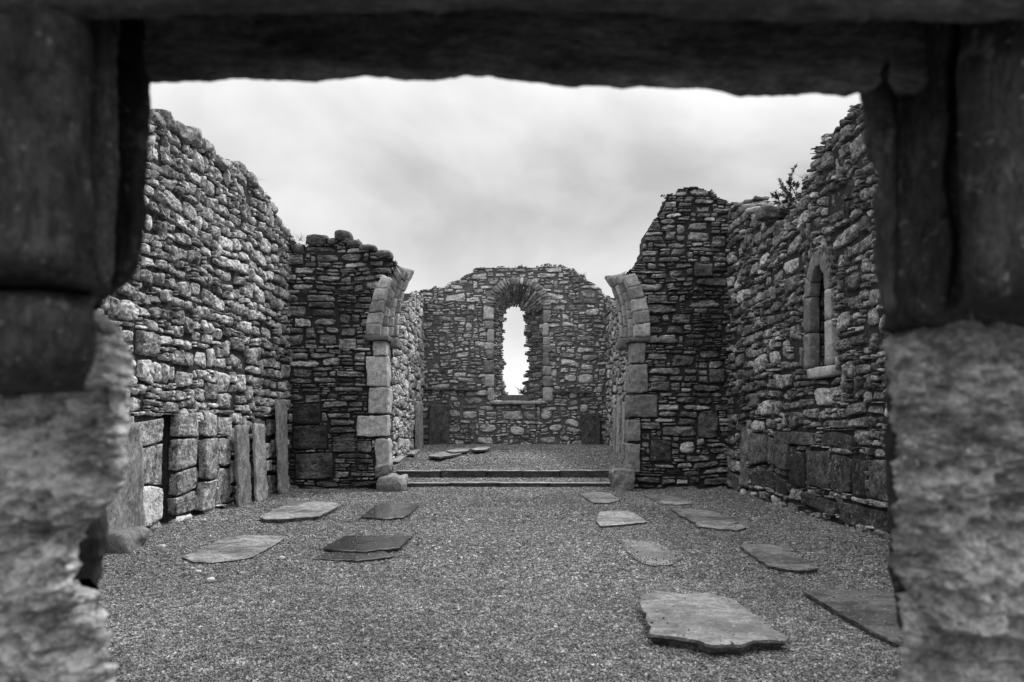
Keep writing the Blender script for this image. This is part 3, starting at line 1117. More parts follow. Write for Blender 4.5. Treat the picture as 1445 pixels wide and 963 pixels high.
masonry(mb, core, rv, [(YA + 0.42, -0.1), (YA + 0.9, -0.1), (YA + 0.9, 3.05), (YA + 0.42, 3.05)], SLATE, lognorm_tone(0.17, 0.4), 49, thick=0.3)
finish(t, mb, core, M_PIER_R)
qb = MB()
quoins(qb, -1, Q_R, 201)
qb.build('jamb_quoins', M_DRESSED, t, t.location)
ib = MB()
a, b = onY(886, 483, YA), onY(918, 477, YA)
block(ib, box_corners(a[0], b[0], YA - 0.09, YA + 0.45, a[2], b[2]), 10, 0.12, 0.015, 8, 0.10, 230)
a, b = onY(874, 492, YA + .4), onY(892, 476, YA + .4)
block(ib, box_corners(a[0], b[0] + .1, YA + 0.36, YA + 0.88, a[2], b[2] - .01), 10, 0.2, 0.02, 8, 0.12, 231)
ib.build('impost', M_DRESSED, t, t.location)
ab = MB()
ino = [uy(a, b, YA) for a, b in ((896, 476), (896, 455), (893, 432), (888, 410), (880, 390))]
outo = [uy(a, b, YA) for a, b in ((917, 476), (917, 452), (913, 428), (906, 406), (895, 386))]
arch_rib(ab, ino, outo, YA - 0.05, YA + 0.34, 0.22, 0.27, 240)
inn = [uy(a, b, YA + 0.9) for a, b in ((874, 478), (874, 456), (871, 434), (866, 416), (860, 402), (852, 392))]
oun = [uy(a, b, YA + 0.3) for a, b in ((897, 478), (897, 456), (893, 432), (888, 412), (884, 396), (880, 382))]
for k_, f_ in enumerate((0.42, 0.72, 1.0)):
    ci_ = resample(ino) * (1 - f_) + resample(inn) * f_
    co_ = resample(oun) * 0.75 + ci_ * 0.25 - np.array((-1 * 0.05, 0))
    arch_rib(ab, ci_, co_, y1 + 0.215 * k_, y1 + 0.215 * k_ + 0.213, 0.17 + 0.035 * k_, 0.28, 250 + 20 * k_, 0.10)
ab.build('arch_voussoirs', M_DRESSED, t, t.location)

# ---- chancel side walls
t = make_wall('chancel_wall', 'bright rubble side wall of the chancel, stepped top beside the broken arch', M_CHANCEL, (CL, 22, 0.2))
mb, core = MB(), MB()
fr = Frame((CL, 0, 0), (0, 1, 0), (1, 0, 0))
poly = [(16.0, -0.1), (YE + 0.1, -0.1), (YE + 0.1, 6.35), (27.2, 6.3), (26.2, 6.1), (25.6, 5.95), (24.9, 5.65), (24.1, 5.45), (23.4, 5.2), (23.0, 4.7), (22.6, 4.3), (22.2, 3.9), (21.0, 3.8), (18, 3.9), (16.0, 3.9)]
RUBC = dict(RUB, h=(0.14, 0.32), asp=(1.0, 2.4), wmax=0.7)
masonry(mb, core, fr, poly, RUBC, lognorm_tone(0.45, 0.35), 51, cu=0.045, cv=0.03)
finish(t, mb, core, M_CHANCEL)
t = make_wall('chancel_wall', 'shaded chancel side wall with tall narrow slabs leaning against it', M_CHANCEL, (CR, 22, 0.2))
mb, core = MB(), MB()
fr = Frame((CR, 0, 0), (0, 1, 0), (-1, 0, 0))
poly = [(16.0, -0.1), (YE + 0.1, -0.1), (YE + 0.1, 6.3), (27.5, 6.1), (26.5, 5.8), (25.5, 5.4), (24.5, 5.1), (23, 4.7), (20, 4.3), (16.0, 4.0)]
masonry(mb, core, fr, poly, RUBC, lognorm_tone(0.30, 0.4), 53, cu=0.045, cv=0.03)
finish(t, mb, core, M_CHANCEL)

# ---- east gable with its round-headed window
t = make_wall('gable_wall', 'far ragged end wall with a tall splayed window open to the sky', M_EAST, (0, YE, 0.5))
mb, core = MB(), MB()
fr = Frame((0, YE, 0), (1, 0, 0), (0, -1, 0))
et = [(596, 409), (607, 408), (612, 404), (629, 404), (632, 400), (640, 398), (650, 392), (656, 386), (664, 384), (667, 377), (678, 375), (690, 377), (708, 374), (722, 377), (735, 374), (750, 376),
      (770, 373), (792, 374), (800, 378), (812, 379), (817, 386), (826, 390), (829, 396), (840, 402), (850, 408), (856, 418)]
poly = [(CL - 0.6, -0.1), (CL - 0.6, 6.45)] + [uy(a, b, YE) for a, b in et] + [(CR + 0.5, 6.2), (CR + 0.5, -0.1)]
wl_, wr_ = uy(697, 500, YE)[0], uy(766, 500, YE)[0]
wc, wrad = (wl_ + wr_) / 2, (wr_ - wl_) / 2
wz0, wzs = uy(0, 566, YE)[1], uy(0, 432, YE)[1]
ztop = uy(0, 402, YE)[1]
arc = [(wc + (wrad + 0.04) * math.cos(a), wzs + (ztop - wzs + 0.04) * math.sin(a)) for a in np.linspace(0, math.pi, 15)]
hole = [(wl_ - 0.04, wz0), (wr_ + 0.04, wz0)] + arc
small = []
for (xa, ya, w_, h_) in ((801, 421, 5, 8), (640, 459, 4, 7), (816, 468, 5, 5)):
    a, b = uy(xa, ya + h_, YE), uy(xa + w_, ya, YE)
    small.append([(a[0], a[1]), (b[0], a[1]), (b[0], b[1]), (a[0], b[1])])
ELOW = dict(SLATE, h=(0.08, 0.22), asp=(1.6, 4.0), big=0.5, bigw=(0.5, 0.9), bigh=(0.26, 0.42), bigtone=1.35, wmin=0.18, wmax=1.0, prot=0.035, gap=0.008, round=0.3, thin=0.42, warp=0.13, jit=0.42, placed_round=0.6, placed_jit=0.2, placed_bulge=0.03)


def e_style(u, v):
    return ELOW


plc = []
for (xa, ya, xb, yb, tn) in ((652, 578, 674, 591, 0.44), (676, 599, 701, 612, 0.46), (719, 600, 742, 614, 0.40), (774, 598, 794, 609, 0.42), (633, 578, 650, 589, 0.34), (632, 600, 650, 612, 0.26),
                             (708, 580, 738, 592, 0.28), (762, 580, 780, 592, 0.33), (818, 569, 831, 579, 0.34), (816, 528, 838, 543, 0.5), (796, 529, 814, 541, 0.42), (820, 512, 838, 521, 0.44),
                             (640, 524, 658, 532, 0.4), (656, 550, 690, 560, 0.3), (803, 553, 816, 563, 0.42), (826, 434, 846, 444, 0.36), (660, 430, 670, 438, 0.4), (630, 483, 640, 490, 0.5), (668, 408, 682, 416, 0.35)):
    a, b = uy(xa, yb, YE), uy(xb, ya, YE)
    plc.append((a[0], a[1], b[0] - a[0], b[1] - a[1], min(0.62, tn * 1.5)))
masonry(mb, core, fr, poly, ELOW, lognorm_tone(0.47, 0.42), 61, holes=[hole], pits=small, placed=plc, cu=0.045, cv=0.026, thick=0.95, style_at=e_style, core_depth=-0.062)
# splayed reveals of thin slate with ragged outer edges
YO = YE + 0.95
ol, orr = (713.5 - CX) * YO / F, (740 - CX) * YO / F
for (xi, xo, sd) in ((wl_, ol, 63), (wr_, orr, 64)):
    U = np.array((xo - xi, YO - YE, 0.0))
    Ls = np.linalg.norm(U)
    U = U / Ls
    N = np.array((U[1], -U[0], 0.0)) if xi < xo else np.array((-U[1], U[0], 0.0))
    rfm = Frame((xi, YE, 0), U, N)
    r = np.random.default_rng(sd)
    zz = np.arange(wz0 + 0.08, wzs + 0.35, 0.15)
    edge = []
    for i, z in enumerate(zz):
        f = (z - wz0) / (wzs - wz0)
        e = Ls + 0.16 * math.sin(math.pi * min(1, max(0, f * 1.0))) * -1.0 + r.uniform(-0.12, 0.24) + (0.16 if f < 0.22 else 0.0) + (0.1 if f > 0.95 else 0)
        edge += [(e, z), (e, z + 0.145)]
    pz = [(0.05, wz0 - 0.05), (Ls, wz0 - 0.05)] + edge + [(0.05, wzs + 0.35)]
    masonry(mb, core, rfm, pz, dict(SLATE, h=(0.07, 0.17), asp=(2, 4.0), gap=0.008, prot=0.03, bulge=0.02, back=0.25, jit=0.2), lognorm_tone(0.13 if sd == 64 else 0.2, 0.4), sd,  # right reveal's shade is put into its darker tone
            cu=0.04, cv=0.024, thick=0.35)
# head of the window: a fan of thin voussoirs tapering to the outer opening
zo_top = H - (434 - CY) * YO / F
oc, orad = (ol + orr) / 2, (orr - ol) / 2
zos = zo_top - 0.30
nv_ = 19
r = np.random.default_rng(5)
for i in range(nv_):
    a0, a1 = math.pi * (i + 0.06) / nv_, math.pi * (i + 0.94) / nv_
    e = r.uniform(-0.04, 0.04)
    c = []
    for q in range(8):
        a_ = a1 if q & 4 else a0
        out = 0.34 if q & 1 else 0.0
        if q & 2:
            c.append((oc + (orad + out + e) * math.cos(a_), YO, zos + (0.30 + out + e * .4) * math.sin(a_)))
        else:
            c.append((wc + (wrad + out) * math.cos(a_), YE - 0.02, wzs + (ztop - wzs + out * 0.9) * math.sin(a_)))
    block(mb, c, 8, 0.1, 0.04, 6, 0.23 * math.exp(r.normal(0, 0.35)), 300 + i)
finish(t, mb, core, M_EAST, M_MORTAR_GABLE)
# dressed frame round the splay
fb = MB()
r = np.random.default_rng(9)
for side, xi in ((-1, wl_), (1, wr_)):
    z = wz0 - 0.02
    while z < wzs - 0.05:
        h_ = r.uniform(0.25, 0.6)
        z2 = min(z + h_, wzs)
        w_ = r.uniform(0.2, 0.42)
        x0, x1 = (xi - w_, xi) if side < 0 else (xi, xi + w_)
        block(fb, box_corners(x0, x1, YE - 0.07, YE + 0.3, z + 0.006, z2 - 0.006), 9, 0.22, 0.05, 6, r.uniform(0.16, 0.40), 340 + int(z * 10))
        z = z2
nv_ = 27
for i in range(nv_):
    a0, a1 = math.pi * (i + 0.04) / nv_, math.pi * (i + 0.96) / nv_
    c = []
    for q in range(8):
        a_ = a1 if q & 4 else a0
        out = 0.30 if q & 1 else 0.01
        c.append((wc + (wrad + out) * math.cos(a_), YE + (0.25 if q & 2 else -0.07 + 0.03 * ((i * 7) % 3 - 1)), wzs + (ztop - wzs + out * 0.92) * math.sin(a_)))
    block(fb, c, 7, 0.25, 0.035, 7, 0.24 * math.exp(r.normal(0, 0.35)), 380 + i)
fb.build('window_frame', M_DRESSED, t, t.location)
sb = MB()
block(sb, box_corners(wl_ - 0.2, wr_ + 0.15, YE - 0.14, YE + 0.5, wz0 - 0.13, wz0 + 0.0), 14, 0.2, 0.03, 4, 0.34, 410)
block(sb, box_corners(ol - 0.3, orr + 0.3, YE + 0.45, YO + 0.02, wz0 + 0.0, H - (558 - CY) * YO / F), 10, 0.1, 0.02, 6, 0.1, 411)
sb.build('window_sill', M_DRESSED, t, t.location)
for i, (xa, xb, yy) in enumerate(((598, 640, 548), (641, 676, 549), (779, 808, 552), (808, 838, 553))):
    a, b = onY(xa, yy + 2.6, YE), onY(xb, yy - 1, YE)
    st = MB()
    block(st, box_corners(a[0], b[0], YE - 0.14, YE + 0.2, a[2], b[2]), 12, 0.15, 0.02, 5, 0.09, 420 + i)
    st.build('string_course', M_EAST, t, t.location)

# ================================================================== STEPS
def kerb(label, pts, z0, z1, y, seed):
    x0 = pts[0]
    t = thing('stone_step', label, 'step', ((pts[0] + pts[-1]) / 2, y, z0), 'kerb steps across the chancel arch')
    for i in range(len(pts) - 1):
        zt_ = z1 + 0.005 * ((i * 5) % 3 - 1)
        b = MB()
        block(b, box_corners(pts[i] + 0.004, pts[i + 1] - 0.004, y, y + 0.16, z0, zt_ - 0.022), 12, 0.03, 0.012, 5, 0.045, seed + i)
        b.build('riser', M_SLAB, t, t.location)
        b = MB()
        block(b, box_corners(pts[i] + 0.003, pts[i + 1] - 0.003, y - 0.012, y + 0.20, zt_ - 0.020, zt_), 14, 0.03, 0.010, 6, 0.26, seed + i + 20)
        b.build('tread_slab', M_DRESSED, t, t.location)


kx = lambda px, y: (px - CX) * y / F
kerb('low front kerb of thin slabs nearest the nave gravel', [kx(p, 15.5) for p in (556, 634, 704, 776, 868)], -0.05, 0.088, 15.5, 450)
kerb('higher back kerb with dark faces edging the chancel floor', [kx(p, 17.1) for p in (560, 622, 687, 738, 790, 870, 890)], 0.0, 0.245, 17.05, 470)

# ================================================================== GRAVE SLABS LYING ON THE GRAVEL
SLABS = []


def slab_mesh(mb, outline, h, tone, seed, thick=0.06, rag=0.02, z0=None, under=0.955):
    """outline: top-edge pixels of the photo, at height h above the nave floor"""
    base = 0.0 if z0 is None else z0
    P = np.array([onZ(a, b, base + h)[:2] for a, b in outline])
    pts = []
    n = len(P)
    for i in range(n):
        a, b = P[i], P[(i + 1) % n]
        m = max(2, int(np.linalg.norm(b - a) / 0.035))
        for k in range(m):
            pts.append(a + (b - a) * k / m)
    pts = np.array(pts)
    nz = np.stack([fbm(np.stack([pts[:, 0] * 7, pts[:, 1] * 7, np.full(len(pts), seed * 1.7 + q * 9)], -1), 3, seed + q) for q in (0, 1)], -1)
    nz2 = np.stack([fbm(np.stack([pts[:, 0] * 26, pts[:, 1] * 26, np.full(len(pts), seed * 2.3 + q * 5)], -1), 2, seed + q + 5) for q in (0, 1)], -1)
    pts = pts + nz * rag + nz2 * 0.012
    c = pts.mean(0)
    m = len(pts)
    SLABS.append((pts, c, base + h))
    rings = []
    for (s, dz, off) in ((under, -thick, 0), (under * 0.4 + 0.59, -thick * 0.55, 1), (1.0, -thick * 0.25, 2), (0.994, -0.003, 3), (0.97, 0.0, 4), (0.85, 0, 5), (0.65, 0, 6), (0.4, 0, 7), (0.15, 0, 8)):
        q = c + (pts - c) * s
        if off < 3:
            jj = fbm(np.stack([pts[:, 0] * 14, pts[:, 1] * 14, np.full(m, off * 3.3 + seed)], -1), 2, seed + 9)
            q = q + (pts - c) / (np.linalg.norm(pts - c, axis=1, keepdims=True) + 1e-6) * (jj * 0.012)[:, None]
        z = base + h + dz + 0.006 * fbm(np.stack([q[:, 0] * 4, q[:, 1] * 4, np.full(m, seed)], -1), 3, seed + 4) * (off > 2)
        rings.append(np.concatenate([q, z[:, None]], 1))
    V = np.concatenate(rings + [np.array([[c[0], c[1], base + h]])])
    i = np.arange(m)
    j = (i + 1) % m
    q = np.concatenate([np.stack([k * m + i, k * m + j, (k + 1) * m + j, (k + 1) * m + i], -1) for k in range(len(rings) - 1)])
    ctr = np.full(m, len(V) - 1)
    tri = np.stack([(len(rings) - 1) * m + i, (len(rings) - 1) * m + j, ctr], -1)
    # signed area: keep the faces outward
    ar = np.sum(pts[:, 0] * np.roll(pts[:, 1], -1) - np.roll(pts[:, 0], -1) * pts[:, 1])
    if ar < 0:
        q, tri = q[:, ::-1], tri[:, ::-1]
    mb.add(V, q, tri, tone, (seed * 0.377) % 1)
    return c


def grave_slab(label, outline, h, tone, seed, mat=M_SLAB, extra=(), **kw):
    mb = MB()
    if h < 0.065 and h > 0.02:
        h *= 0.72
    c = slab_mesh(mb, outline, h, tone, seed, **kw)
    for i, (o2, h2, t2) in enumerate(extra):
        slab_mesh(mb, o2, h2 * 0.8, t2, seed + 31 + i, thick=0.03, rag=0.04)
    z0 = kw.get('z0') or 0
    o = mb.build('grave_slab', mat, None, (c[0], c[1], z0), smooth=False)
    tag(o, label, 'grave slab', 'flat grave slabs lying on the gravel')
    return o


grave_slab('large thick slab with a ragged dark front edge, closest to the doorway', [(901, 848), (907, 838), (932, 834), (968, 837), (1000, 836), (1038, 846), (1058, 862), (1083, 880), (1113, 899), (1108, 904),
           (1085, 903), (1062, 904), (1046, 910), (1005, 911), (985, 904), (960, 900), (940, 897), (917, 894), (915, 878)], 0.07, 0.125, 501, thick=0.075, rag=0.022, under=0.92)
grave_slab('long dark slab running behind the doorway jamb, thin straight front edge', [(1132, 833), (1160, 831), (1200, 832), (1262, 834), (1300, 850), (1330, 880), (1300, 905), (1266, 906), (1240, 895), (1205, 876), (1165, 852)], 0.055, 0.085, 505, thick=0.06, rag=0.006)
grave_slab('smooth grey slab with a broken lower corner, alone near the mossy wall', [(1043, 770), (1060, 767), (1085, 768), (1102, 770), (1125, 783), (1148, 796), (1157, 801), (1130, 804), (1098, 800), (1083, 797)], 0.055, 0.14, 509, thick=0.055)
grave_slab('sunken slab with a dark damp centre, gravel creeping over its rim', [(870, 760), (895, 762), (925, 764), (945, 772), (962, 786), (950, 795), (925, 798), (905, 794), (888, 782)], 0.010, 0.11, 513, thick=0.03, rag=0.03)
grave_slab('wide slab with flaking pale layers along its front corner', [(946, 717), (975, 718), (1010, 722), (1030, 731), (1042, 737), (1025, 742), (1000, 740), (980, 736), (960, 727)], 0.05, 0.17, 517, thick=0.05,
           extra=[([(978, 735), (1005, 738), (1036, 737), (1056, 744), (1040, 748), (1012, 746), (985, 742)], 0.03, 0.22)])
grave_slab('pale slab with small dark hollows in its top, four cornered', [(846, 722), (872, 720), (893, 723), (914, 736), (880, 740), (848, 742), (840, 735)], 0.035, 0.20, 521, thick=0.04)
grave_slab('pale slab lying nearest the low front kerb, chipped corner', [(817, 696), (842, 694), (862, 695), (866, 699), (876, 705), (860, 709), (838, 709), (826, 702)], 0.04, 0.21, 525, thick=0.05)
grave_slab('thin slab with crumbled white edge beside the tall dark pier', [(907, 698), (930, 698), (950, 700), (972, 706), (977, 710), (955, 712), (930, 710), (922, 705)], 0.03, 0.15, 529, thick=0.04,
           extra=[([(930, 705), (950, 703), (970, 706), (976, 710), (955, 712), (935, 710)], 0.04, 0.26)])
grave_slab('pale coffin shaped slab with clipped corners, closest to the upright slabs', [(365, 729), (380, 722), (412, 709), (440, 707), (470, 708), (480, 712), (464, 721), (450, 728), (420, 730), (392, 732), (372, 732)], 0.07, 0.21, 533, thick=0.06, rag=0.01)
grave_slab('dark wet slab with a pale streak across it, trapezoid outline', [(509, 729), (530, 713), (540, 710), (578, 709), (592, 712), (578, 725), (570, 729), (540, 732)], 0.055, 0.07, 537, mat=M_WET, thick=0.055, rag=0.012)
grave_slab('flat pale grey slab half sunk in gravel, lowest of the pale ones', [(256, 785), (285, 774), (320, 757), (330, 754), (370, 755), (403, 757), (385, 770), (355, 786), (335, 789), (300, 793), (272, 792)], 0.035, 0.19, 541, thick=0.035, rag=0.012)
grave_slab('black wet slab split along its front into two ragged layers', [(455, 773), (470, 764), (486, 756), (520, 756), (560, 754), (583, 756), (570, 767), (566, 772), (535, 775), (515, 778), (480, 777)], 0.055, 0.045, 545, mat=M_WET, thick=0.05, rag=0.035,
           extra=[([(440, 788), (458, 781), (480, 777), (520, 776), (545, 777), (556, 784), (540, 787), (505, 791), (470, 789)], 0.022, 0.06)])

gravel()

# fragments lying on the chancel floor
zf = float(floor_z(23))
for (lab, o, z0, sd, tn) in (('pale sliver of stone lying at the foot of the gable', [(664, 633), (680, 630), (692, 631), (686, 634), (670, 635)], float(floor_z(26.5)), 569, 0.33),
                             ('long edging stone along the bright chancel wall, nearer the arch', [(551, 651), (566, 642), (574, 643), (562, 651)], float(floor_z(20.5)), 573, 0.32),
                             ('shorter edging stone along the bright chancel wall, nearer the gable', [(574, 640), (588, 633), (596, 633), (584, 641)], float(floor_z(24)), 577, 0.3),
                             ('larger flat stone fragment on the chancel floor', [(604, 643), (616, 638), (640, 637), (652, 639), (645, 641), (620, 645)], float(floor_z(23.5)), 561, 0.2),
                             ('smaller flat stone fragment nearer the gable on the chancel floor', [(630, 636), (645, 632), (664, 633), (660, 636), (640, 638)], float(floor_z(25.5)), 565, 0.25)):
    m_ = MB()
    c = slab_mesh(m_, o, 0.05, tn, sd, thick=0.06, z0=z0, rag=0.04)
    tag(m_.build('stone_fragment', M_SLAB, None, (c[0], c[1], z0)), lab, 'stone', 'flat fragments on the chancel floor')

# ================================================================== SLABS STANDING AGAINST THE WALLS
def standing(label, x0, x1, y0, y1, z0, z1, tone, seed, lean=(0, 0), mat=M_STAND, shear=0.0, k=0.05, group='upright slabs against the pale wall', cat='upright slab'):
    mb = MB()
    c = []
    for i in range(8):
        x = x1 if i & 1 else x0
        y = y1 if i & 2 else y0
        z = (z1 + (shear if i & 2 else 0)) if i & 4 else z0
        if i & 4:
            x += lean[0]
            y += lean[1]
        c.append((x, y, z))
    block(mb, c, 22, k, 0.035, 5, tone, seed)
    o = mb.build('upright_slab', mat, None, ((x0 + x1) / 2, (y0 + y1) / 2, z0))
    return tag(o, label, cat, group)


G2 = 'upright slabs against the pale wall'
p_ = lambda px, X: X * F / (px - CX)
zt = lambda py, Y: H - (py - CY) * Y / F
xf = XL + 0.17
standing('smooth tall grey slab closest to the doorway jamb', XL + 0.06, xf, 7.6, 8.86, -0.05, zt(598, 8.7), 0.20, 601, lean=(-0.03, 0))
for (lab, xa, xb, yt, tn, sd, th) in (('dull grey slender slab with pointed top, farthest from the corner', 338, 355, 600, 0.17, 631, 0.10), ('pale slender slab with a bright smooth face, second from the corner', 363, 378, 598, 0.36, 632, 0.08),
                                      ('tallest slender slab, standing in the corner by the low arch pier', 395, 408, 565, 0.24, 633, 0.12)):
    X1 = XL + 0.20
    standing(lab, X1 - 0.045, X1, p_(xa, X1), min(p_(xb, X1), YA - 0.08), -0.05, zt(yt, p_(xb, X1)), tn, sd, lean=(-0.05, 0.0))

# chancel
def cz(y):
    return float(floor_z(y)) - 0.05


G3 = 'upright slabs around the chancel'
a, b = onY(605, 630, YE - .2), onY(634, 571, YE - .2)
standing('dark upright slab with a pale central ridge, under the gable string course', a[0], b[0], YE - 0.28, YE - 0.16, cz(YE), b[2], 0.07, 641, group=G3, lean=(0, .1))
a, b = onY(820, 630, YE - .2), onY(847, 583, YE - .2)
standing('dark square topped slab at the shaded end of the gable', a[0], b[0], YE - 0.28, YE - 0.16, cz(YE), b[2], 0.06, 642, group=G3, lean=(0, .1))
X1 = CL + 0.2
standing('thin pale slab edge against the bright chancel wall', X1 - 0.12, X1, p_(591, X1), p_(598, X1), cz(25), zt(567, p_(595, X1)), 0.30, 643, group=G3, lean=(-0.04, 0))
for (lab, xa, xb, yt, tn, sd) in (('narrow slab on the shaded chancel wall, farthest from the arch', 864, 867, 572, 0.28, 644), ('tallest narrow slab on the shaded chancel wall, middle of three', 868.5, 873, 560, 0.33, 645),
                                  ('narrow slab on the shaded chancel wall, beside the arch jamb', 876, 883, 566, 0.30, 646)):
    X1 = CR - 0.2
    ya, yb = p_(xb, X1), p_(xa, X1)
    standing(lab, X1, X1 + 0.1, ya, yb, cz(ya), zt(yt, ya), tn, sd, group=G3, lean=(0.04, 0))

# ================================================================== LOOSE ROCKS
def rock(label, corners, seed, tone, mat=M_DRESSED, name='rock', k=0.32, group='loose rocks at the arch feet', amp=0.10):
    mb = MB()
    block(mb, corners, 14, k, amp, 4, tone, seed)
    c = np.asarray(corners)
    o = mb.build(name, mat, None, tuple(np.append(c[:, :2].mean(0), c[:, 2].min())))
    return tag(o, label, 'rock', group)


a, b = onY(532, 688, YA - 0.5), onY(571, 673, YA - 0.5)
rock('flat broad boulder lying at the foot of the low arch pier', box_corners(a[0], b[0], YA - 0.6, YA + 0.05, -0.06, b[2] + 0.02), 701, 0.24, k=0.45)
a, b = onY(530, 674, YA - 0.25), onY(554, 655, YA - 0.25)
rock('round rock resting on top of the flat broad boulder', box_corners(a[0], b[0], YA - 0.38, YA - 0.06, a[2] - 0.02, b[2]), 703, 0.15, k=0.6)
a, b = onY(862, 690, YA - 0.3), onY(893, 664, YA - 0.3)
rock('pale topped boulder at the foot of the tall dark pier', box_corners(a[0], b[0], YA - 0.45, YA - 0.05, -0.06, b[2]), 705, 0.2)
a, b = onY(881, 672, YA - 0.2), onY(893, 655, YA - 0.2)
rock('small rock wedged above the pale topped boulder against the jamb', box_corners(a[0], b[0], YA - 0.3, YA - 0.06, a[2] - 0.02, b[2]), 706, 0.16, k=0.5)
a, b = onY(1070, 308, 12.5), onY(1099, 293, 12.5)
rock('single flat stone perched on the dip in the mossy wall top', box_corners(a[0], b[0], 12.35, 12.7, a[2] - 0.02, b[2]), 707, 0.11, mat=M_PIER_R, k=0.35, group='stone on the wall top', amp=0.03)
a = onX(170, 758, XL + 0.2)
rock('small dark boulder beside the doorway jamb at the wall foot', box_corners(a[0] - 0.1, a[0] + 0.35, 7.7, 8.3, -0.05, 0.22), 709, 0.14, group='stone at the wall foot')

# a few white pebbles on the gravel
r = np.random.default_rng(4)
for i, (px, py) in enumerate(((154, 762), (168, 769), (180, 764), (280, 806), (297, 818), (398, 787), (228, 771))):
    p = onZ(px, py, 0.02)
    mb = MB()
    s = r.uniform(0.02, 0.03)
    block(mb, box_corners(p[0] - s * 1.4, p[0] + s * 1.4, p[1] - s, p[1] + s, -0.005, s * 1.4), 6, 0.6, 0.008, 20, 0.6, 720 + i)
    tag(mb.build('white_pebble', M_DRESSED, None, (p[0], p[1], 0)), 'small white pebble on the gravel by the pale wall', 'pebble', 'white pebbles on the gravel')

# ================================================================== FOREGROUND DOORWAY
door = thing('stone_doorway', 'dark blurred stone doorway framing the view, close to the camera', 'doorway', (0, 1.2, 0))


def interp_poly(pts, x):
    p = np.asarray(pts, float)
    o = np.argsort(p[:, 0])
    return np.interp(x, p[o, 0], p[o, 1])


def edge_stone(name, mat, axis, edge, ends, other, Y, depth, tone, seed, bev=0.05, amp=0.012, freq=9, n=(90, 60), end_bev=0.03, relief=None, splay=0.74, edge_rag=2.0, crag=0.0):
    """a big worn block whose silhouette toward the opening follows `edge` (photo pixels at distance Y).
    axis 'v': edge lists (py, px), the stone lies between px=other and the edge; axis 'h': edge lists (px, py), stone between py=other and the edge"""
    sc_ = Y / F
    tt_ = np.linspace(ends[0], ends[1], n[0])
    e = interp_poly(edge, tt_)
    Pt = np.stack([tt_ * 0.02, np.full_like(tt_, seed * 3.3), 0 * tt_], -1)
    e = e + fbm(Pt * 1.3, 3, seed) * 4.0 + fbm(Pt * 5, 3, seed + 7) * edge_rag
    cen_ = CX if axis == 'v' else CY
    e = cen_ + (e - cen_) * (Y + bev) / Y
    # cross-section: face columns, rounded arris, reveal going back
    face = np.linspace(0, 1, n[1]) ** 0.8
    cols_s = list(face)
    S = np.array(cols_s)
    sgn = 1.0 if other < np.mean(e) else -1.0
    A = other + (e[:, None] - other) * S[None, :]                     # pixels across
    dist = np.abs(e[:, None] - A) * sc_                                # metres from the arris
    dend = np.minimum(np.abs(tt_ - ends[0]), np.abs(tt_ - ends[1]))[:, None] * sc_
    q = np.clip(1 - dist / bev, 0, 1)
    qe = np.clip(1 - dend / end_bev, 0, 1)
    y = Y + bev * (1 - np.sqrt(np.maximum(0, 1 - q * q))) + end_bev * 1.2 * (1 - np.sqrt(np.maximum(0, 1 - qe * qe)))
    T = np.broadcast_to(tt_[:, None], A.shape)
    # reveal columns
    ry = np.linspace(0.03, depth, 24)
    A2 = np.repeat(e[:, None], len(ry), 1)
    y2 = Y + bev + ry[None, :] + 0 * A2
    y2 = y2 + (end_bev * 1.2 * (1 - np.sqrt(np.maximum(0, 1 - qe * qe))))
    A = np.concatenate([A, A2], 1)
    y = np.concatenate([y, y2], 1)
    T = np.concatenate([T, np.repeat(tt_[:, None], len(ry), 1)], 1)
    if axis == 'v':
        X, Z = (A - CX) * sc_, H - (T - CY) * sc_
    else:
        X, Z = (T - CX) * sc_, H - (A - CY) * sc_
    P = np.stack([X, y, Z], -1)
    off = fbm(P * freq + seed, 4, seed + 3, 0.55)
    off2 = fbm(P * freq + seed + 40, 3, seed + 4, 0.55)
    y = y + off * amp * 2
    if crag:
        y = y + crag * (np.abs(fbm(P * np.array((15, 15, 22)) + seed, 4, seed + 6, 0.6)) * 2.4 - 0.5)
        y = y + crag * 1.6 * np.clip(fbm(P * 11 + seed * 2, 3, seed + 8, 0.55) - 0.12, 0, 1)
    if relief is not None:
        y = y + relief(A, T)
    k_ = np.clip(np.concatenate([0 * face, np.linspace(0.1, 1, len(ry))]), 0, 1)[None, :]
    # behind the arris the opening splays wider towards the nave
    back_ = np.concatenate([np.zeros((1, len(face))), (bev + ry)[None, :]], 1)
    inward = -sgn * (np.abs(off2) * amp * 1.5 * k_ + splay * back_)
    if axis == 'v':
        X = X + inward
    else:
        Z = Z - inward
    V = np.stack([X, y, Z], -1)
    idx = np.arange(V.shape[0] * V.shape[1]).reshape(V.shape[:2])
    quads = np.stack([idx[:-1, :-1], idx[:-1, 1:], idx[1:, 1:], idx[1:, :-1]], -1).reshape(-1, 4)
    # close the ends back into the wall
    mb = MB()
    mb.add(V.reshape(-1, 3), quads, None, tone, (seed * 0.61) % 1)
    for row in (0, -1):
        a_ = V[row]
        b_ = a_.copy()
        b_[:, 1] = Y + depth + bev
        if axis == 'v':
            b_[:, 0] = (other - CX) * sc_
        else:
            b_[:, 2] = H - (other - CY) * sc_
        m_ = len(a_)
        i_ = np.arange(m_ - 1)
        mb.add(np.concatenate([a_, b_]), np.stack([i_, i_ + m_, i_ + m_ + 1, i_ + 1], -1), None, tone, (seed * 0.61) % 1)
    return mb.build(name, mat, door, door.location)


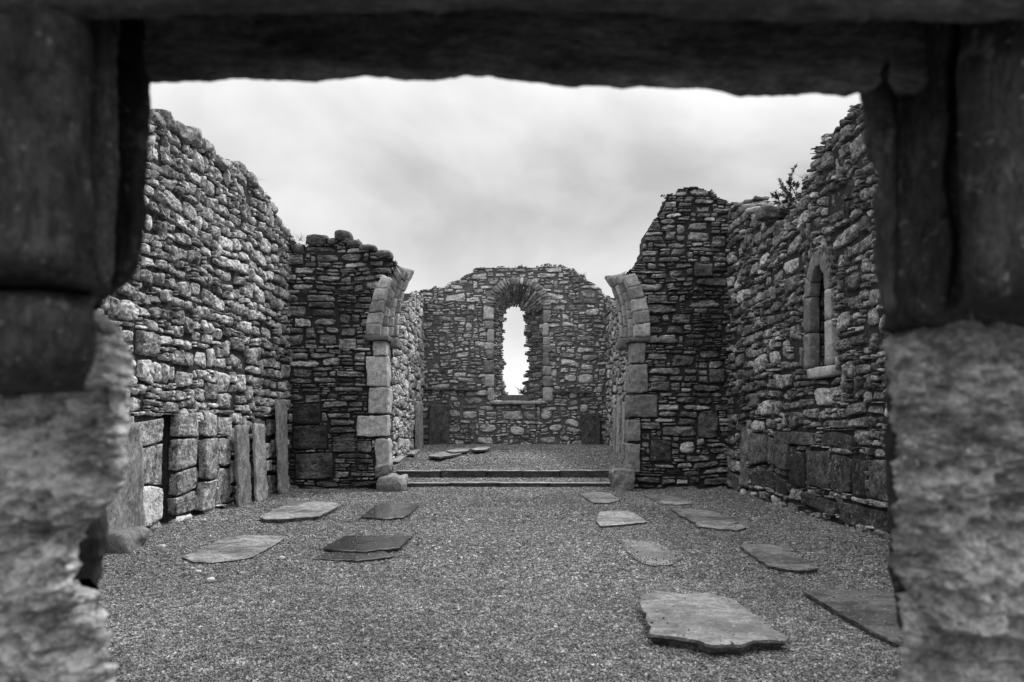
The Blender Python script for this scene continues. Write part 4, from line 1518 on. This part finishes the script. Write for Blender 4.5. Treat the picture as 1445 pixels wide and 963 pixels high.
# lintel: two long stones, the far one showing its ragged lower edge
low = [(150, 118), (205, 116), (217, 117), (270, 117), (305, 115), (318, 111), (345, 112), (380, 115), (430, 115), (498, 113), (512, 109), (535, 110), (570, 115), (600, 115), (640, 110), (656, 105), (690, 110), (740, 116),
       (800, 122), (850, 121), (900, 122), (950, 124), (1008, 127), (1022, 131), (1050, 137), (1085, 133), (1110, 138), (1150, 135), (1185, 136), (1200, 139), (1215, 134), (1300, 136)]
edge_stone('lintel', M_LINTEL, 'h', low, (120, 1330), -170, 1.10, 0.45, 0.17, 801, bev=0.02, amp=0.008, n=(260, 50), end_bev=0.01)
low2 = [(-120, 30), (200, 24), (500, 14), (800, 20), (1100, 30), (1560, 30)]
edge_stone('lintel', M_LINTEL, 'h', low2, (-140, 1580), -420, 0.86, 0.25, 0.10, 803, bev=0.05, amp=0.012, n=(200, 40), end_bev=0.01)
# left jamb: the upper stones carry painted shade in their dark tone
edge_stone('jamb_stone', M_JAMB_SHADE, 'v', [(-80, 214), (115, 214), (165, 213), (230, 209), (300, 206), (345, 200), (372, 193), (392, 182), (405, 168), (416, 150), (424, 132)], (-80, 424), -160, 1.10, 0.45, 0.035, 811, bev=0.015, amp=0.006, n=(120, 60), end_bev=0.02)
edge_stone('jamb_stone', M_JAMB_SHADE, 'v', [(-80, 166), (115, 166), (200, 167), (300, 166), (350, 165), (380, 164), (398, 155), (404, 148)], (-80, 404), -160, 1.01, 0.08, 0.11, 813, bev=0.022, amp=0.005, n=(110, 60), end_bev=0.02)
edge_stone('jamb_stone', M_JAMB_SHADE, 'v', [(-80, 132), (150, 133), (250, 134), (320, 131), (360, 127), (392, 120)], (-80, 390), -160, 0.90, 0.10, 0.06, 815, bev=0.04, amp=0.014, n=(110, 60), end_bev=0.04)
edge_stone('jamb_stone', M_JAMB_SHADE, 'v', [(402, 118), (425, 128), (450, 137), (480, 139), (505, 137), (522, 128), (536, 114), (546, 96)], (400, 548), -160, 0.93, 0.16, 0.055, 817, bev=0.06, amp=0.010, n=(70, 60), end_bev=0.05)
edge_stone('jamb_stone', M_JAMB, 'v', [(418, 112), (428, 126), (440, 150), (452, 163), (480, 170), (520, 175), (560, 177), (600, 174), (640, 173), (670, 176), (690, 170), (715, 162), (735, 150), (755, 128), (775, 112), (850, 114), (880, 116), (1000, 122)],
           (416, 862), -160, 1.12, 0.45, 0.56, 819, bev=0.05, amp=0.028, crag=0.032, edge_rag=5.0, n=(220, 100), end_bev=0.02)
edge_stone('jamb_stone', M_JAMB, 'v', [(700, 118), (730, 128), (770, 122), (800, 132), (850, 142), (880, 154), (920, 154), (960, 150), (1100, 154)], (846, 1120), -160, 1.16, 0.4, 0.54, 821, bev=0.05, amp=0.03, crag=0.032, edge_rag=5.0, n=(110, 60), end_bev=0.03)
edge_stone('jamb_stone', M_JAMB_SHADE, 'v', [(700, 140), (735, 150), (760, 152), (800, 150), (850, 140), (900, 130)], (700, 900), -100, 1.30, 0.3, 0.05, 823, bev=0.05, amp=0.02, n=(80, 40), end_bev=0.03)
# right jamb: upper blocks likewise coloured dark in place of shade
edge_stone('jamb_stone', M_JAMB_SHADE, 'v', [(-80, 1217), (130, 1217), (195, 1220), (212, 1224), (224, 1232), (246, 1237), (262, 1233), (300, 1234), (350, 1232), (400, 1236), (432, 1241), (446, 1252), (456, 1266)], (-80, 456), 1620, 1.10, 0.45, 0.075, 831, bev=0.03, amp=0.016, n=(130, 70), end_bev=0.03,
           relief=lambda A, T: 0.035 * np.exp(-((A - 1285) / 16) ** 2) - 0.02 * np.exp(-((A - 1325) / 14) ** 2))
edge_stone('jamb_stone', M_JAMB_SHADE, 'v', [(-80, 1352), (150, 1350), (250, 1350), (330, 1352), (380, 1356), (415, 1366)], (-80, 424), 1620, 0.98, 0.12, 0.055, 833, bev=0.03, amp=0.012, n=(110, 50), end_bev=0.03)
edge_stone('jamb_stone', M_JAMB, 'v', [(448, 1300), (470, 1262), (484, 1245), (500, 1241), (540, 1244), (565, 1252), (600, 1257), (640, 1262), (670, 1260), (700, 1256), (740, 1253), (800, 1256), (830, 1264), (860, 1284), (890, 1306), (905, 1312)],
           (444, 905), 1620, 1.12, 0.45, 0.46, 835, bev=0.06, amp=0.03, crag=0.032, edge_rag=5.0, n=(230, 110), end_bev=0.03)
edge_stone('jamb_stone', M_JAMB, 'v', [(855, 1300), (872, 1280), (890, 1276), (920, 1270), (960, 1264), (1120, 1264)], (862, 1120), 1620, 1.18, 0.4, 0.42, 837, bev=0.05, amp=0.03, crag=0.032, edge_rag=5.0, n=(80, 60), end_bev=0.03)
edge_stone('jamb_stone', M_JAMB_SHADE, 'v', [(430, 1290), (470, 1252), (780, 1252), (860, 1262), (910, 1275)], (425, 915), 1620, 1.32, 0.3, 0.05, 839, bev=0.03, amp=0.015, n=(80, 40), end_bev=0.02)

# the rubble wall to both sides of the doorway
wmb, wcore = MB(), MB()
wfr = Frame((0, 1.30, 0), (1, 0, 0), (0, -1, 0))
RUBW = dict(RUB, h=(0.14, 0.3), wmin=0.2, jit=0.10, round=0.2, gap=0.004)
for k_, pw_ in enumerate(([(XL, -0.1), (-0.97, -0.1), (-0.97, 3.6), (XL, 3.6)], [(0.97, -0.1), (XR, -0.1), (XR, 3.6), (0.97, 3.6)], [(-0.95, 2.45), (0.95, 2.45), (0.95, 3.6), (-0.95, 3.6)])):
    masonry(wmb, wcore, wfr, pw_, RUBW, lognorm_tone(0.2, 0.4), 880 + k_, cu=0.06, cv=0.04, thick=0.2, core_depth=-0.07)
wmb.build('stonework', M_NAVE_R, door, door.location)
wcore.build('mortar_core', M_MORTAR, door, door.location)

# unseen soffit added over the threshold, nearer slab sized to shade the upper doorway
pw = MB()
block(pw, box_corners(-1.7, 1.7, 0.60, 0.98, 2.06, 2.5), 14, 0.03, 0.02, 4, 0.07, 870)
pw.build('unseen_soffit', M_LINTEL, door, door.location)
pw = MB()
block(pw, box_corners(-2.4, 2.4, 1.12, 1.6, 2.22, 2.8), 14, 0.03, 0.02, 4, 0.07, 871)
pw.build('unseen_soffit', M_LINTEL, door, door.location)

# ================================================================== PLANTS
def leaf_quads(mb, pos, direc, length, width, r, tone=0.05):
    n = len(pos)
    d = direc / (np.linalg.norm(direc, axis=1, keepdims=True) + 1e-9)
    up = r.normal(0, 1, (n, 3))
    s = np.cross(d, up)
    s /= np.linalg.norm(s, axis=1, keepdims=True) + 1e-9
    L, W = length[:, None], width[:, None]
    V = np.stack([pos - s * W * 0.3, pos + d * L * 0.5 - s * W, pos + d * L, pos + d * L * 0.5 + s * W], 1)
    q = np.arange(n * 4).reshape(n, 4)
    mb.add(V.reshape(-1, 3), q, None, tone, 0)


def tube(mb, pts, r0, r1, sides=6):
    pts = np.asarray(pts, float)
    n = len(pts)
    V = []
    for i, p in enumerate(pts):
        d = pts[min(i + 1, n - 1)] - pts[max(i - 1, 0)]
        d /= np.linalg.norm(d) + 1e-9
        a = np.cross(d, (0.3, 0.5, 0.8))
        a /= np.linalg.norm(a)
        b = np.cross(d, a)
        rr = r0 + (r1 - r0) * i / (n - 1)
        for k in range(sides):
            an = 2 * math.pi * k / sides
            V.append(p + (a * math.cos(an) + b * math.sin(an)) * rr)
    i, k = np.meshgrid(np.arange(n - 1), np.arange(sides), indexing='ij')
    k2 = (k + 1) % sides
    mb.add(V, np.stack([i * sides + k, i * sides + k2, (i + 1) * sides + k2, (i + 1) * sides + k], -1).reshape(-1, 4), None, 0.06, 0)


def yew():
    r = np.random.default_rng(77)
    base = np.array(onX(1122, 330, XR + 0.35))
    t = thing('yew_sapling', 'small spiky evergreen sprouting from the mossy wall top', 'sapling', tuple(base))
    br, lf = MB(), MB()
    tips = [(1113, 252, 0.0), (1106, 268, 0.1), (1097, 280, -0.1), (1104, 292, 0.1), (1124, 262, 0.2), (1130, 280, 0.3), (1118, 285, 0.1)]
    for (px, py, dx) in tips:
        tip = np.array(onX(px, py, XR + 0.2 + dx))
        tip[1] = base[1] + (tip[1] - base[1]) * 0.9
        mid = base * 0.5 + tip * 0.5 + r.normal(0, 0.03, 3)
        s = np.linspace(0, 1, 12)[:, None]
        pts = base * (1 - s) ** 2 + 2 * mid * s * (1 - s) + tip * s ** 2
        tube(br, pts, 0.012, 0.003, 5)
        for k in range(4, 12):
            dd = (tip - base) / np.linalg.norm(tip - base) * 0.6 + r.normal(0, 0.6, 3)
            ln = r.uniform(0.08, 0.16)
            e = pts[k] + dd * ln
            tube(br, [pts[k], (pts[k] + e) / 2, e], 0.004, 0.001, 4)
            n = 60
            u = r.uniform(0, 1, n)[:, None]
            pos = pts[k] + (e - pts[k]) * u
            dv = dd * 0.7 + r.normal(0, 0.8, (n, 3))
            leaf_quads(lf, pos, dv, r.uniform(0.04, 0.08, n), np.full(n, 0.008), r)
    br.build('stem', M_BARK, t, t.location)
    lf.build('needles', M_LEAF, t, t.location)


yew()


def tuft(name, label, base, n, length, spread, width, seed, mat=M_GRASS, cat='plant', lean=(0, 0, 0)):
    r = np.random.default_rng(seed)
    mb = MB()
    base = np.asarray(base, float)
    for _ in range(n):
        d = np.array((r.normal(0, spread), r.normal(0, spread), 1.0)) + lean
        d /= np.linalg.norm(d)
        L = length * r.uniform(0.5, 1.1)
        p0 = base + np.array((r.normal(0, length * 0.15), r.normal(0, length * 0.15), 0))
        side = np.cross(d, r.normal(0, 1, 3))
        side /= np.linalg.norm(side)
        V = []
        for k in range(5):
            f = k / 4
            c = p0 + d * L * f + np.array((d[0], d[1], -0.6)) * L * 0.35 * f * f
            w = width * (1 - f * 0.9)
            V += [c - side * w, c + side * w]
        q = [(2 * k, 2 * k + 1, 2 * k + 3, 2 * k + 2) for k in range(4)]
        mb.add(V, q)
    o = mb.build(name, mat, None, tuple(base))
    return tag(o, label, cat)


tuft('leafy_weed', 'small leafy weed growing in the open gable window', onY(737, 556, YO - 0.1), 30, 0.5, 0.35, 0.022, 81, M_LEAF)
tuft('dry_twigs', 'bare dry twigs on the corner of the low arch pier', onY(424, 340, YA + 0.1), 26, 0.28, 0.5, 0.003, 82, M_BARK)
tuft('fern_tuft', 'fern tuft on the sloping shoulder of the gable', onY(822, 392, YE + 0.2), 26, 0.3, 0.6, 0.014, 83, M_LEAF)
tuft('grass_tuft', 'pale grass tuft hanging from the mossy wall beside the doorway jamb', onX(1226, 246, XR - 0.03), 60, 0.16, 0.7, 0.004, 84, M_GRASS, lean=(-0.5, 0, -0.6))
tuft('twig_sprig', 'thin sprig on the stepped edge of the mossy wall', onX(1133, 252, XR + 0.1), 12, 0.16, 0.4, 0.003, 85, M_BARK)
tuft('grass_wisp', 'wisp of dry grass on the sloping top of the pale wall', onX(360, 256, XL - 0.1), 16, 0.18, 0.5, 0.003, 86, M_BARK)
